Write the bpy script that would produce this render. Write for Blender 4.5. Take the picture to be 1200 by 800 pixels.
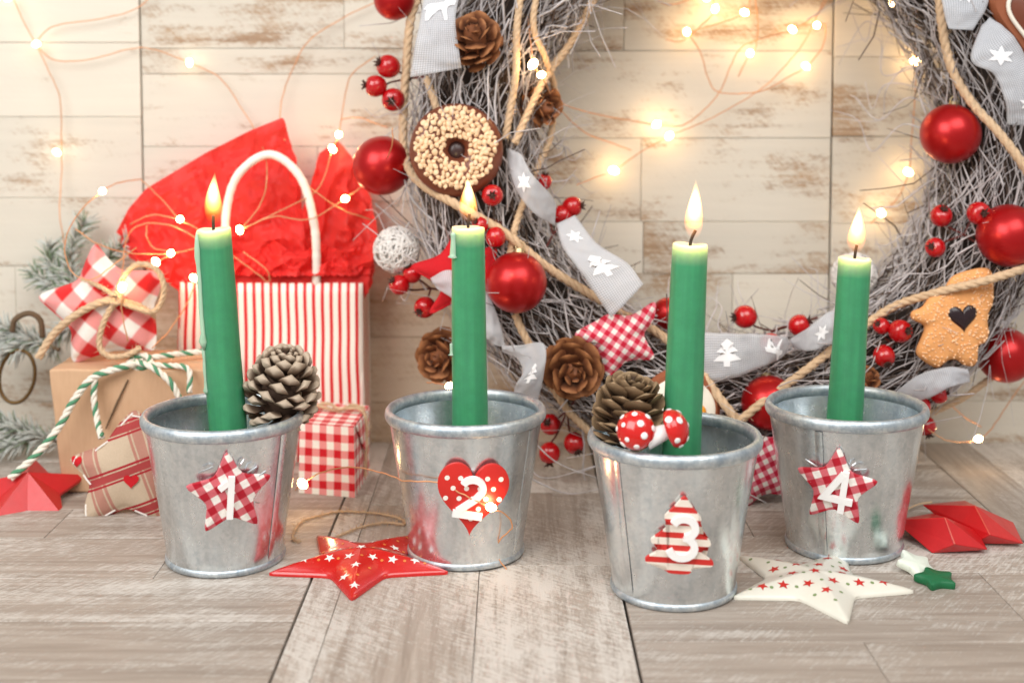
import bpy, math, random
import numpy as np
from mathutils import Vector, Matrix, Euler, noise as mnoise

random.seed(7)
S = 0.01                      # every length below is in centimetres
PI = math.pi
scene = bpy.context.scene
for o in list(bpy.data.objects):
    bpy.data.objects.remove(o)
COL = scene.collection

# ------------------------------------------------------------------ camera
H = 26.0                      # lens height above the table
FPX = 1500.0                  # focal length in photograph pixels (1200 wide)
PITCH = math.radians(4.0)
PPY = 205.0
cam_d = bpy.data.cameras.new('camera')
cam = bpy.data.objects.new('camera', cam_d)
COL.objects.link(cam)
cam.location = (0, 0, H * S)
cam.rotation_euler = (PI / 2 - PITCH, 0, 0)
cam_d.sensor_width = 36.0
cam_d.lens = FPX / 1200.0 * 36.0
cam_d.shift_y = (PPY - 400.0) / 1200.0
cam_d.clip_start = 0.01
cam_d.clip_end = 50.0
cam_d.dof.use_dof = True
cam_d.dof.focus_distance = 0.70
cam_d.dof.aperture_fstop = 6.3
scene.camera = cam
scene.render.resolution_x = 1024
scene.render.resolution_y = 682

# ------------------------------------------------------------------ light
world = bpy.data.worlds.new('World')
scene.world = world
world.use_nodes = True
bg = world.node_tree.nodes['Background']
bg.inputs[0].default_value = (1.0, 0.99, 0.975, 1)
bg.inputs[1].default_value = 0.46

def area(name, loc, target, size, sizey, power, color):
    d = bpy.data.lights.new(name, 'AREA')
    d.shape = 'RECTANGLE'
    d.size = size * S
    d.size_y = sizey * S
    d.energy = power
    d.color = color
    o = bpy.data.objects.new(name, d)
    COL.objects.link(o)
    o.location = Vector(loc) * S
    o.rotation_euler = (Vector(target) - Vector(loc)).to_track_quat('-Z', 'Y').to_euler()
    return o

area('window_light', (-75, -25, 95), (5, 78, 6), 100, 90, 19.0, (1.0, 0.985, 0.965))
area('fill_light', (45, -25, 120), (0, 75, 8), 110, 80, 14.5, (1.0, 0.985, 0.965))  # added fill lamp with no source behind it in the setting

vs = scene.view_settings
vs.view_transform = 'Standard'
vs.look = 'None'
vs.exposure = -0.1
vs.gamma = 1.0
vs.use_curve_mapping = False

# ------------------------------------------------------------------ geometry helpers
def at(px, py, Y):
    """point at depth Y (cm) seen at photograph pixel px, py"""
    dx = (px - 600.0) / FPX
    dy = -(py - PPY) / FPX
    c, s = math.cos(PITCH), math.sin(PITCH)
    d = Vector((dx, c + dy * s, -s + dy * c))
    t = Y / d.y
    return Vector((0, 0, H)) + d * t

def on_table(px, py, z=0.0):
    dx = (px - 600.0) / FPX
    dy = -(py - PPY) / FPX
    c, s = math.cos(PITCH), math.sin(PITCH)
    d = Vector((dx, c + dy * s, -s + dy * c))
    t = (z - H) / d.z
    return Vector((0, 0, H)) + d * t

def catmull(pts, n=8, closed=False):
    P = [Vector(p) for p in pts]
    if len(P) < 3 and not closed:
        return [P[0].lerp(P[-1], i / n) for i in range(n + 1)]
    out = []
    m = len(P)
    rng = m if closed else m - 1
    for i in range(rng):
        if closed:
            a, b, c, d = P[(i - 1) % m], P[i], P[(i + 1) % m], P[(i + 2) % m]
        else:
            b, c = P[i], P[i + 1]
            a = P[i - 1] if i > 0 else b * 2 - c
            d = P[i + 2] if i + 2 < m else c * 2 - b
        for k in range(n):
            t = k / n
            out.append(0.5 * ((2 * b) + (c - a) * t + (2 * a - 5 * b + 4 * c - d) * t * t
                              + (3 * b - a - 3 * c + d) * t ** 3))
    if not closed:
        out.append(P[-1])
    return out

def frames(path, closed=False):
    n = len(path)
    T = []
    for i in range(n):
        if closed:
            t = path[(i + 1) % n] - path[i - 1]
        else:
            t = path[min(i + 1, n - 1)] - path[max(i - 1, 0)]
        if t.length < 1e-9:
            t = Vector((0, 0, 1))
        T.append(t.normalized())
    up = Vector((0, 0, 1)) if abs(T[0].z) < 0.9 else Vector((1, 0, 0))
    u = (up - T[0] * up.dot(T[0])).normalized()
    res = []
    for i in range(n):
        u = (u - T[i] * u.dot(T[i]))
        if u.length < 1e-9:
            u = T[i].orthogonal()
        u.normalize()
        res.append((T[i], u, T[i].cross(u)))
    return res

class MB:
    def __init__(self):
        self.v = []
        self.f = []
        self.uv = None
    def add(self, vs_, fs_):
        b = len(self.v)
        self.v.extend([tuple(p) for p in vs_])
        self.f.extend([tuple(b + i for i in f) for f in fs_])
        return self
    def xf(self, M, start=0):
        self.v = self.v[:start] + [tuple(M @ Vector(p)) for p in self.v[start:]]
        return self
    def tube(self, path, r, n=6, caps=True, closed=False):
        path = [Vector(p) for p in path]
        fr = frames(path, closed)
        m = len(path)
        vs_, fs_ = [], []
        for i in range(m):
            ri = r[i] if isinstance(r, (list, tuple)) else r
            _, u, w = fr[i]
            for k in range(n):
                a = 2 * PI * k / n
                vs_.append(path[i] + u * (math.cos(a) * ri) + w * (math.sin(a) * ri))
        for i in range(m if closed else m - 1):
            j = (i + 1) % m
            for k in range(n):
                l = (k + 1) % n
                fs_.append((i * n + k, i * n + l, j * n + l, j * n + k))
        if caps and not closed:
            fs_.append(tuple(range(n - 1, -1, -1)))
            fs_.append(tuple((m - 1) * n + k for k in range(n)))
        return self.add(vs_, fs_)
    def lathe(self, prof, n=48, wob=None):
        vs_, fs_ = [], []
        m = len(prof)
        for i, (r, z) in enumerate(prof):
            for k in range(n):
                a = 2 * PI * k / n
                rr, zz = (r, z) if wob is None else wob(r, z, a)
                vs_.append((rr * math.cos(a), rr * math.sin(a), zz))
        for i in range(m - 1):
            for k in range(n):
                l = (k + 1) % n
                fs_.append((i * n + k, i * n + l, (i + 1) * n + l, (i + 1) * n + k))
        if prof[0][0] > 1e-6:
            fs_.append(tuple(range(n - 1, -1, -1)))
        if prof[-1][0] > 1e-6:
            fs_.append(tuple((m - 1) * n + k for k in range(n)))
        return self.add(vs_, fs_)
    def ball(self, c, r, nu=16, nv=10, sc=(1, 1, 1)):
        c = Vector(c)
        vs_ = [c + Vector((0, 0, r * sc[2]))]
        for j in range(1, nv):
            t = PI * j / nv
            for i in range(nu):
                a = 2 * PI * i / nu
                vs_.append(c + Vector((r * sc[0] * math.sin(t) * math.cos(a),
                                       r * sc[1] * math.sin(t) * math.sin(a),
                                       r * sc[2] * math.cos(t))))
        vs_.append(c - Vector((0, 0, r * sc[2])))
        fs_ = []
        for i in range(nu):
            fs_.append((0, 1 + i, 1 + (i + 1) % nu))
        for j in range(nv - 2):
            for i in range(nu):
                a = 1 + j * nu + i
                b = 1 + j * nu + (i + 1) % nu
                fs_.append((a, a + nu, b + nu, b))
        e = len(vs_) - 1
        o = 1 + (nv - 2) * nu
        for i in range(nu):
            fs_.append((e, o + (i + 1) % nu, o + i))
        return self.add(vs_, fs_)
    def cbox(self, sx, sy, sz, b=0.05, c=(0, 0, 0)):
        """box with chamfered edges, centred on c"""
        hx, hy, hz = sx / 2, sy / 2, sz / 2
        vs_, ix = [], {}
        for X in (-1, 1):
            for Y in (-1, 1):
                for Z in (-1, 1):
                    for ax in range(3):
                        h = [hx - b, hy - b, hz - b]
                        h[ax] = (hx, hy, hz)[ax]
                        ix[(X, Y, Z, ax)] = len(vs_)
                        vs_.append((c[0] + X * h[0], c[1] + Y * h[1], c[2] + Z * h[2]))
        fs_ = []
        for s in (-1, 1):
            q = [(s, -1, -1), (s, 1, -1), (s, 1, 1), (s, -1, 1)]
            fs_.append(tuple(ix[p + (0,)] for p in (q if s > 0 else q[::-1])))
            q = [(-1, s, -1), (-1, s, 1), (1, s, 1), (1, s, -1)]
            fs_.append(tuple(ix[p + (1,)] for p in (q if s > 0 else q[::-1])))
            q = [(-1, -1, s), (1, -1, s), (1, 1, s), (-1, 1, s)]
            fs_.append(tuple(ix[p + (2,)] for p in (q if s > 0 else q[::-1])))
        for a in (-1, 1):
            for d in (-1, 1):
                fs_.append((ix[(a, d, -1, 0)], ix[(a, d, 1, 0)], ix[(a, d, 1, 1)], ix[(a, d, -1, 1)]))
                fs_.append((ix[(a, -1, d, 0)], ix[(a, 1, d, 0)], ix[(a, 1, d, 2)], ix[(a, -1, d, 2)]))
                fs_.append((ix[(-1, a, d, 1)], ix[(1, a, d, 1)], ix[(1, a, d, 2)], ix[(-1, a, d, 2)]))
        for X in (-1, 1):
            for Y in (-1, 1):
                for Z in (-1, 1):
                    fs_.append(tuple(ix[(X, Y, Z, k)] for k in range(3)))
        return self.add(vs_, fs_)
    def puff(self, outline, front, back):
        """solid from an outline (x,z): scaled copies s*outline at depth y; front faces -y"""
        n = len(outline)
        rings = [(s, y) for s, y in front if s > 1e-6]
        rings += [(s, y) for s, y in reversed(back) if s > 1e-6]
        vs_, fs_ = [], []
        for s, y in rings:
            for x, z in outline:
                vs_.append((x * s, y, z * s))
        for i in range(len(rings) - 1):
            for k in range(n):
                l = (k + 1) % n
                fs_.append((i * n + k, i * n + l, (i + 1) * n + l, (i + 1) * n + k))
        if front[0][0] <= 1e-6:
            vs_.append((0, front[0][1], 0))
            c = len(vs_) - 1
            fs_ += [(c, (k + 1) % n, k) for k in range(n)]
        if back[0][0] <= 1e-6:
            vs_.append((0, back[0][1], 0))
            c = len(vs_) - 1
            o = (len(rings) - 1) * n
            fs_ += [(c, o + k, o + (k + 1) % n) for k in range(n)]
        return self.add(vs_, fs_)

def fix_normals(me):
    import bmesh
    bm = bmesh.new()
    bm.from_mesh(me)
    bmesh.ops.recalc_face_normals(bm, faces=bm.faces)
    bm.to_mesh(me)
    bm.free()

def mesh_of(name, mb, mat, sharp=40, recalc=True):
    me = bpy.data.meshes.new(name)
    me.from_pydata([(p[0] * S, p[1] * S, p[2] * S) for p in mb.v], [], mb.f)
    if recalc:
        fix_normals(me)
    if sharp is None:
        me.shade_flat()
    else:
        me.shade_smooth()
        if sharp < 180:
            me.set_sharp_from_angle(angle=math.radians(sharp))
    if mb.uv is not None:
        ul = me.uv_layers.new(name='UVMap')
        for lp in me.loops:
            ul.data[lp.index].uv = mb.uv[lp.vertex_index]
    me.materials.append(mat)
    return me

def tag(o, label=None, cat=None, group=None, kind=None):
    if label: o['label'] = label
    if cat: o['category'] = cat
    if group: o['group'] = group
    if kind: o['kind'] = kind
    return o

def put(name, me, parent=None, loc=(0, 0, 0), rot=(0, 0, 0), scale=None):
    o = bpy.data.objects.new(name, me)
    COL.objects.link(o)
    o.parent = parent
    o.location = Vector(loc) * S
    o.rotation_euler = rot
    if scale is not None:
        o.scale = scale
    return o

def obj(name, mb, mat, parent=None, loc=(0, 0, 0), rot=(0, 0, 0), sharp=40):
    return put(name, mesh_of(name, mb, mat, sharp), parent, loc, rot)

def root(name, label, cat, loc=(0, 0, 0), rot=(0, 0, 0), group=None):
    o = put(name, None, None, loc, rot)
    o.empty_display_size = 0.01
    return tag(o, label, cat, group)

def nz(x, y, z=0.0, sc=1.0):
    return mnoise.noise(Vector((x * sc, y * sc, z * sc)))

R = random.uniform
def rad(*a):
    return tuple(math.radians(x) for x in a)

# outlines -----------------------------------------------------------------
def star_outline(r, inner=0.5, sub=6, smooth=0, rot=0.0, pts=5):
    P = []
    for i in range(pts * 2):
        a = PI / 2 + rot + PI * i / pts
        q = r if i % 2 == 0 else r * inner
        P.append((q * math.cos(a), q * math.sin(a)))
    return densify(P, sub, smooth)

def densify(P, sub=6, smooth=0):
    out = []
    n = len(P)
    for i in range(n):
        a, b = P[i], P[(i + 1) % n]
        for k in range(sub):
            t = k / sub
            out.append((a[0] + (b[0] - a[0]) * t, a[1] + (b[1] - a[1]) * t))
    for _ in range(smooth):
        m = len(out)
        out = [((out[i - 1][0] + 2 * out[i][0] + out[(i + 1) % m][0]) / 4,
                (out[i - 1][1] + 2 * out[i][1] + out[(i + 1) % m][1]) / 4) for i in range(m)]
    return out

def heart_outline(w, n=64):
    P = []
    for i in range(n):
        t = 2 * PI * i / n
        x = 16 * math.sin(t) ** 3
        y = 13 * math.cos(t) - 5 * math.cos(2 * t) - 2 * math.cos(3 * t) - math.cos(4 * t)
        P.append((x * w / 33.0, (y + 2.5) * w / 33.0))
    return P

def radius_at(outline, x, z):
    """distance from the centre to the outline in the direction of (x,z)"""
    n = len(outline)
    best = 1e9
    L = math.hypot(x, z)
    if L < 1e-9:
        return 1.0
    ux, uz = x / L, z / L
    for i in range(n):
        a, b = outline[i], outline[(i + 1) % n]
        ex, ez = b[0] - a[0], b[1] - a[1]
        det = ux * (-ez) + uz * ex
        if abs(det) < 1e-12:
            continue
        t = (a[0] * (-ez) + a[1] * ex) / det
        u = (ux * a[1] - uz * a[0]) / det
        if t > 0 and -1e-6 <= u <= 1 + 1e-6:
            best = min(best, t)
    return best

def prof_y(prof, s):
    for (a, ya), (b, yb) in zip(prof, prof[1:]):
        if a <= s <= b:
            return ya + (yb - ya) * (s - a) / max(b - a, 1e-9)
    return prof[-1][1]

def decal(mb, poly, cx, cz, yfun, off=0.012, rings=2):
    """flat print laid on a surface y = yfun(x,z) (front faces -y)"""
    n = len(poly)
    vs_ = [(cx, yfun(cx, cz) - off, cz)]
    fs_ = []
    for r in range(1, rings + 1):
        for x, z in poly:
            X, Z = cx + x * r / rings, cz + z * r / rings
            vs_.append((X, yfun(X, Z) - off, Z))
    for k in range(n):
        fs_.append((0, 1 + k, 1 + (k + 1) % n))
    for r in range(rings - 1):
        for k in range(n):
            a, b = 1 + r * n + k, 1 + r * n + (k + 1) % n
            fs_.append((a, a + n, b + n, b))
    mb.add(vs_, fs_)

# ------------------------------------------------------------------ materials
def lin(*c):
    return tuple(((x / 255) / 12.92 if x <= 10.3 else ((x / 255 + 0.055) / 1.055) ** 2.4) for x in c) + (1.0,)

class NT:
    def __init__(self, name):
        self.m = bpy.data.materials.new(name)
        self.m.use_nodes = True
        self.t = self.m.node_tree
        self.b = self.t.nodes['Principled BSDF']
        self.out = self.t.nodes['Material Output']
    def n(self, kind, ins=None, **props):
        nd = self.t.nodes.new(kind)
        for k, v in props.items():
            setattr(nd, k, v)
        for k, v in (ins or {}).items():
            self.set(nd.inputs[k], v)
        return nd
    def set(self, sock, v):
        if isinstance(v, bpy.types.NodeSocket):
            self.t.links.new(v, sock)
        else:
            sock.default_value = v
    def math(self, op, a, b=0.0, c=None, clamp=False):
        nd = self.n('ShaderNodeMath', {0: a, 1: b}, operation=op, use_clamp=clamp)
        if c is not None:
            self.set(nd.inputs[2], c)
        return nd.outputs[0]
    def mix(self, f, a, b, blend='MIX'):
        nd = self.n('ShaderNodeMix', None, data_type='RGBA', blend_type=blend)
        self.set(nd.inputs[0], f)
        self.set(nd.inputs[6], a)
        self.set(nd.inputs[7], b)
        return nd.outputs[2]
    def ramp(self, f, stops, interp='LINEAR'):
        nd = self.n('ShaderNodeValToRGB', {0: f})
        cr = nd.color_ramp
        cr.interpolation = interp
        while len(cr.elements) > 1:
            cr.elements.remove(cr.elements[-1])
        for i, (p, c) in enumerate(stops):
            e = cr.elements[0] if i == 0 else cr.elements.new(p)
            e.position = p
            e.color = c if len(c) == 4 else tuple(c) + (1,)
        return nd.outputs[0]
    def cm(self, scale=(1, 1, 1), rand=False, rot=(0, 0, 0)):
        """object coordinates in centimetres"""
        tc = self.n('ShaderNodeTexCoord')
        v = self.n('ShaderNodeVectorMath', {0: tc.outputs['Object'], 1: (100, 100, 100)}, operation='MULTIPLY').outputs[0]
        if rand:
            oi = self.n('ShaderNodeObjectInfo')
            k = self.n('ShaderNodeVectorMath', {0: oi.outputs['Random'], 1: (371.0, 137.0, 71.0)}, operation='MULTIPLY').outputs[0]
            v = self.n('ShaderNodeVectorMath', {0: v, 1: k}, operation='ADD').outputs[0]
        mp = self.n('ShaderNodeMapping', {'Vector': v, 'Scale': scale, 'Rotation': rot})
        return mp.outputs[0]
    def noise(self, vec, scale=1.0, detail=4.0, rough=0.55, dist=0.0):
        return self.n('ShaderNodeTexNoise', {'Vector': vec, 'Scale': scale, 'Detail': detail,
                                             'Roughness': rough, 'Distortion': dist}).outputs[0]
    def bump(self, h, strength=0.3, dist=0.05):
        nd = self.n('ShaderNodeBump', {'Height': h, 'Strength': strength, 'Distance': dist * S})
        self.set(self.b.inputs['Normal'], nd.outputs[0])
    def p(self, **kw):
        for k, v in kw.items():
            k = {'color': 'Base Color', 'rough': 'Roughness', 'metal': 'Metallic', 'sss': 'Subsurface Weight',
                 'sssr': 'Subsurface Radius', 'ssss': 'Subsurface Scale', 'coat': 'Coat Weight',
                 'coatr': 'Coat Roughness', 'spec': 'Specular IOR Level', 'sheen': 'Sheen Weight',
                 'emit': 'Emission Color', 'emits': 'Emission Strength', 'trans': 'Transmission Weight',
                 'ior': 'IOR'}[k]
            self.set(self.b.inputs[k], v)
        return self.m

def simple(name, color, rough=0.5, metal=0.0, var=0.12, vscale=1.5, bump=0.0, bscale=12.0, **kw):
    t = NT(name)
    v = t.cm()
    n1 = t.noise(v, vscale, 4)
    k = t.math('MULTIPLY_ADD', n1, 2 * var, 1 - var)
    c = t.n('ShaderNodeVectorMath', {0: color[:3], 1: k}, operation='MULTIPLY')
    t.set(c.inputs[1], k)
    rr = t.math('MULTIPLY_ADD', t.noise(v, vscale * 2.7, 3), 0.2, rough - 0.1, clamp=True)
    t.p(color=c.outputs[0], rough=rr, metal=metal, **kw)
    if bump:
        t.bump(t.noise(v, bscale, 4), bump, 0.05)
    return t.m

def wood(name, dark, mid, light, paint, cover, warm, bigk=0.95, sawk=0.65, soft=0.13):
    t = NT(name)
    v = t.cm((1, 1, 1), rand=True)
    def sc(x, y, z, rot=(0, 0, 0)):
        return t.n('ShaderNodeMapping', {'Vector': v, 'Scale': (x, y, z), 'Rotation': rot}).outputs[0]
    grain = t.noise(sc(0.09, 1.5, 1.5), 1.0, 6, 0.6, 0.8)
    fine = t.noise(sc(0.5, 16, 16), 1.0, 4, 0.6)
    sawv = t.n('ShaderNodeMapping', {'Vector': v, 'Rotation': (math.radians(8), math.radians(35), math.radians(35))}).outputs[0]
    saw = t.noise(t.n('ShaderNodeMapping', {'Vector': sawv, 'Scale': (9.0, 0.9, 0.9)}).outputs[0], 1.0, 3, 0.6)
    big = t.noise(sc(0.12, 0.35, 0.35), 1.0, 3, 0.55)
    speck = t.noise(sc(2.2, 7, 7), 1.0, 5, 0.7)
    oi = t.n('ShaderNodeObjectInfo')
    wcol = t.ramp(t.math('ADD', t.math('MULTIPLY', grain, 0.75), t.math('MULTIPLY', fine, 0.25)),
                  [(0.32, dark), (0.5, mid), (0.66, light)])
    m = t.math('ADD', t.math('MULTIPLY', big, bigk), t.math('MULTIPLY', saw, sawk))
    m = t.math('ADD', m, t.math('MULTIPLY', grain, 0.5))
    m = t.math('ADD', m, t.math('MULTIPLY', speck, 0.75))
    m = t.math('SUBTRACT', m, 0.15)
    m = t.math('ADD', m, t.math('MULTIPLY', t.math('SUBTRACT', oi.outputs['Random'], 0.5), 0.22))
    m = t.n('ShaderNodeMapRange', {'Value': m, 'From Min': (bigk + sawk + 0.95) / 2 + 0.255 - soft - cover, 'From Max': (bigk + sawk + 0.95) / 2 + 0.255 + soft - cover}).outputs[0]
    pc = t.mix(t.math('MULTIPLY', fine, 0.55), paint, warm)
    col = t.mix(t.math('MULTIPLY', m, 0.86), wcol, pc)
    val = t.math('MULTIPLY_ADD', oi.outputs['Random'], 0.16, 0.92)
    c = t.n('ShaderNodeVectorMath', {0: col}, operation='MULTIPLY')
    t.set(c.inputs[1], val)
    rough = t.math('MULTIPLY_ADD', m, 0.18, 0.52)
    t.p(color=c.outputs[0], rough=rough, spec=0.35)
    h = t.math('ADD', t.math('MULTIPLY', m, 0.5), t.math('MULTIPLY', fine, 0.5))
    h = t.math('ADD', h, t.math('MULTIPLY', saw, 0.4))
    t.bump(h, 0.75, 0.05)
    return t.m

M = {}
M['wall_wood'] = wood('whitewashed_wall_wood', lin(146, 116, 90), lin(182, 154, 126), lin(204, 182, 156), lin(224, 220, 208), 0.50, lin(212, 204, 188), 1.5, 0.35, 0.11)
M['table_wood'] = wood('limed_table_wood', lin(146, 133, 121), lin(168, 155, 143), lin(184, 172, 160), lin(212, 206, 198), 0.21, lin(193, 184, 174), 0.85, 0.8, 0.12)
M['wall_bare'] = wood('worn_wall_wood', lin(158, 124, 92), lin(186, 154, 120), lin(204, 176, 144), lin(222, 208, 188), 0.24, lin(206, 184, 156), 1.3, 0.4, 0.2)
M['gap'] = simple('dark_joint', lin(70, 55, 44), 0.9)

def zinc():
    t = NT('galvanised_zinc')
    v = t.cm((1, 1, 1), rand=True)
    vo = t.n('ShaderNodeTexVoronoi', {'Vector': v, 'Scale': 4.5, 'Randomness': 1.0}).outputs['Color']
    vsep = t.n('ShaderNodeSeparateColor', {0: vo}).outputs[0]
    n1 = t.noise(v, 0.8, 5, 0.6)
    n2 = t.noise(v, 6.0, 4, 0.6)
    streak = t.noise(t.n('ShaderNodeMapping', {'Vector': v, 'Scale': (3.0, 3.0, 0.25)}).outputs[0], 1.0, 4)
    k = t.math('ADD', t.math('MULTIPLY', vsep, 0.14), t.math('MULTIPLY', n1, 0.5))
    k = t.math('ADD', k, t.math('MULTIPLY', streak, 0.35))
    c = t.ramp(k, [(0.3, lin(200, 210, 216)), (0.5, lin(222, 229, 233)), (0.72, lin(240, 244, 246))])
    ox = t.n('ShaderNodeMapRange', {'Value': n2, 'From Min': 0.5, 'From Max': 0.8}).outputs[0]
    c = t.mix(t.math('MULTIPLY', ox, 0.28), c, lin(150, 160, 172))
    r = t.math('MULTIPLY_ADD', k, 0.32, 0.08)
    t.p(color=c, rough=r, metal=0.93)
    t.bump(t.math('ADD', t.math('MULTIPLY', n1, 0.7), t.math('MULTIPLY', n2, 0.12)), 0.18, 0.12)
    return t.m
M['zinc'] = zinc()

def zinc_rim():
    t = NT('worn_zinc_rim')
    v = t.cm((1, 1, 1), rand=True)
    n1 = t.noise(v, 1.6, 5, 0.65)
    n2 = t.noise(v, 7.0, 4, 0.6)
    c = t.ramp(t.math('ADD', t.math('MULTIPLY', n1, 0.7), t.math('MULTIPLY', n2, 0.3)),
               [(0.36, lin(160, 174, 186)), (0.5, lin(192, 202, 208)), (0.64, lin(222, 228, 230))])
    t.p(color=c, rough=t.math('MULTIPLY_ADD', n2, 0.3, 0.3), metal=0.8)
    t.bump(n2, 0.2, 0.06)
    return t.m
M['zinc_rim'] = zinc_rim()

def wax(name, body, core, top):
    """dyed taper candle: flame glow is painted into the colour as a cream fade at the top"""
    t = NT(name)
    v = t.cm()
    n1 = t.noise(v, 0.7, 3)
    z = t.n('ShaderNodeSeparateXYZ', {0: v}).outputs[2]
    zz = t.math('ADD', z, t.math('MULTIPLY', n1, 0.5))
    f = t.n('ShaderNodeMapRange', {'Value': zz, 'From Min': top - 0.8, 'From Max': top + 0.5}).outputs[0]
    st = t.noise(t.n('ShaderNodeMapping', {'Vector': v, 'Scale': (3, 3, 0.1)}).outputs[0], 1, 3)
    b2 = t.mix(st, body, tuple(min(1, q * 1.9) for q in body[:3]) + (1,))
    b2 = t.mix(t.math('MULTIPLY', t.noise(v, 1.6, 5, 0.7), 0.5), b2, tuple(q * 0.55 for q in body[:3]) + (1,))
    c = t.mix(f, b2, core)  # core is the cream tone of the painted flame glow, mixed in by height
    t.p(color=c, rough=0.38, sss=1.0, sssr=(0.8, 1.0, 0.6), ssss=0.02, spec=0.5)
    t.bump(t.math('ADD', st, t.noise(v, 3, 3)), 0.12, 0.05)
    return t.m

def gingham(name, p, axes=(0, 2), rot=0.0, white=lin(238, 232, 224), red=lin(196, 30, 40), midc=lin(222, 120, 118), uv=False, duty=0.5):
    t = NT(name)
    if uv:
        tc = t.n('ShaderNodeTexCoord')
        v = t.n('ShaderNodeMapping', {'Vector': tc.outputs['UV'], 'Rotation': (0, 0, rot)}).outputs[0]
        axes = (0, 1)
    else:
        v = t.cm(rot=((0, rot, 0) if axes == (0, 2) else (0, 0, rot)))
    wob = t.n('ShaderNodeVectorMath', {0: v, 1: t.n('ShaderNodeVectorMath', {0: t.n('ShaderNodeTexNoise', {'Vector': v, 'Scale': 0.6}).outputs['Color'], 1: (0.12, 0.12, 0.12)}, operation='MULTIPLY').outputs[0]}, operation='ADD').outputs[0]
    sp = t.n('ShaderNodeSeparateXYZ', {0: wob})
    def band(s):
        f = t.math('FRACT', t.math('ADD', t.math('DIVIDE', s, p), 50.3))
        d = t.math('ABSOLUTE', t.math('SUBTRACT', f, 0.5))
        return t.n('ShaderNodeMapRange', {'Value': d, 'From Min': duty / 2 - 0.03, 'From Max': duty / 2 + 0.03}).outputs[0]
    a, b = band(sp.outputs[axes[0]]), band(sp.outputs[axes[1]])
    weave = t.noise(v, 22, 2)
    s = t.math('MULTIPLY', t.math('ADD', a, b), 0.5)
    c = t.ramp(s, [(0.0, white), (0.5, midc), (1.0, red)])
    k = t.math('MULTIPLY_ADD', weave, 0.3, 0.85)
    cc = t.n('ShaderNodeVectorMath', {0: c}, operation='MULTIPLY')
    t.set(cc.inputs[1], k)
    t.p(color=cc.outputs[0], rough=0.85, spec=0.2, sheen=0.15)
    th = t.math('ADD', t.math('SINE', t.math('MULTIPLY', sp.outputs[axes[0]], 90.0)), t.math('SINE', t.math('MULTIPLY', sp.outputs[axes[1]], 90.0)))
    t.bump(t.math('ADD', t.math('MULTIPLY', th, 0.2), t.noise(v, 1.5, 4)), 0.3, 0.05)
    return t.m

M['gingham_badge'] = gingham('gingham_badge_cloth', 0.84, rot=math.radians(24), red=lin(176, 24, 42), midc=lin(206, 100, 108))
M['gingham_big'] = gingham('gingham_big_check', 1.95, rot=math.radians(-40), red=lin(214, 40, 42), midc=lin(232, 150, 146))
M['gingham_small'] = gingham('gingham_small_check', 0.62, rot=math.radians(-35), red=lin(200, 30, 58), midc=lin(226, 122, 136))
M['gingham_paper'] = gingham('gingham_wrapping', 1.02, uv=True, red=lin(206, 28, 40), midc=lin(236, 150, 148), white=lin(246, 240, 230))

def stripes(name):
    t = NT(name)
    tc = t.n('ShaderNodeTexCoord')
    u = t.n('ShaderNodeSeparateXYZ', {0: tc.outputs['UV']}).outputs[0]
    f = t.math('FRACT', t.math('ADD', t.math('DIVIDE', u, 0.59), 20.1))
    d = t.math('ABSOLUTE', t.math('SUBTRACT', f, 0.5))
    m = t.n('ShaderNodeMapRange', {'Value': d, 'From Min': 0.285, 'From Max': 0.32}).outputs[0]
    v = t.cm()
    c = t.mix(m, lin(248, 238, 226), lin(214, 40, 44))
    t.p(color=c, rough=0.55)
    t.bump(t.noise(v, 0.6, 3), 0.15, 0.15)
    return t.m
M['stripes'] = stripes('striped_bag_paper')

def tissue():
    t = NT('red_tissue_paper')
    v = t.cm()
    n1 = t.noise(v, 0.5, 4)
    c = t.mix(n1, lin(232, 50, 48), lin(244, 76, 72))
    t.p(color=c, rough=0.5, spec=0.3)
    tr = t.n('ShaderNodeBsdfTranslucent', {'Color': lin(252, 96, 88)})
    mx = t.n('ShaderNodeMixShader', {0: 0.38, 1: t.b.outputs[0], 2: tr.outputs[0]})
    t.t.links.new(mx.outputs[0], t.out.inputs[0])
    t.bump(t.noise(v, 2.5, 4), 0.25, 0.08)
    return t.m
M['tissue'] = tissue()

def tartan():
    t = NT('linen_with_red_bands')
    v = t.cm(rot=(0, math.radians(20), 0))
    sp = t.n('ShaderNodeSeparateXYZ', {0: v})
    def bands(s, p, off):
        f = t.math('FRACT', t.math('ADD', t.math('DIVIDE', s, p), off))
        st = [(0.0, (0, 0, 0)), (0.40, (1, 1, 1)), (0.45, (0, 0, 0)), (0.48, (0.92, 0.92, 0.92)), (0.66, (0, 0, 0)), (0.69, (1, 1, 1)), (0.75, (0, 0, 0))]
        return t.ramp(f, st, 'CONSTANT')
    a = bands(sp.outputs[2], 2.5, 10.62)
    b = t.math('MULTIPLY', bands(sp.outputs[0], 3.3, 10.1), 0.55)
    mx = t.math('MAXIMUM', a, b)
    weave = t.noise(v, 20, 3)
    lin_c = t.mix(weave, lin(178, 156, 132), lin(212, 192, 168))
    c = t.mix(t.math('MULTIPLY', mx, 0.96), lin_c, lin(162, 24, 42))
    t.p(color=c, rough=0.9, spec=0.15)
    t.bump(t.math('ADD', weave, t.noise(v, 1.2, 3)), 0.3, 0.05)
    return t.m
M['tartan'] = tartan()

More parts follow.
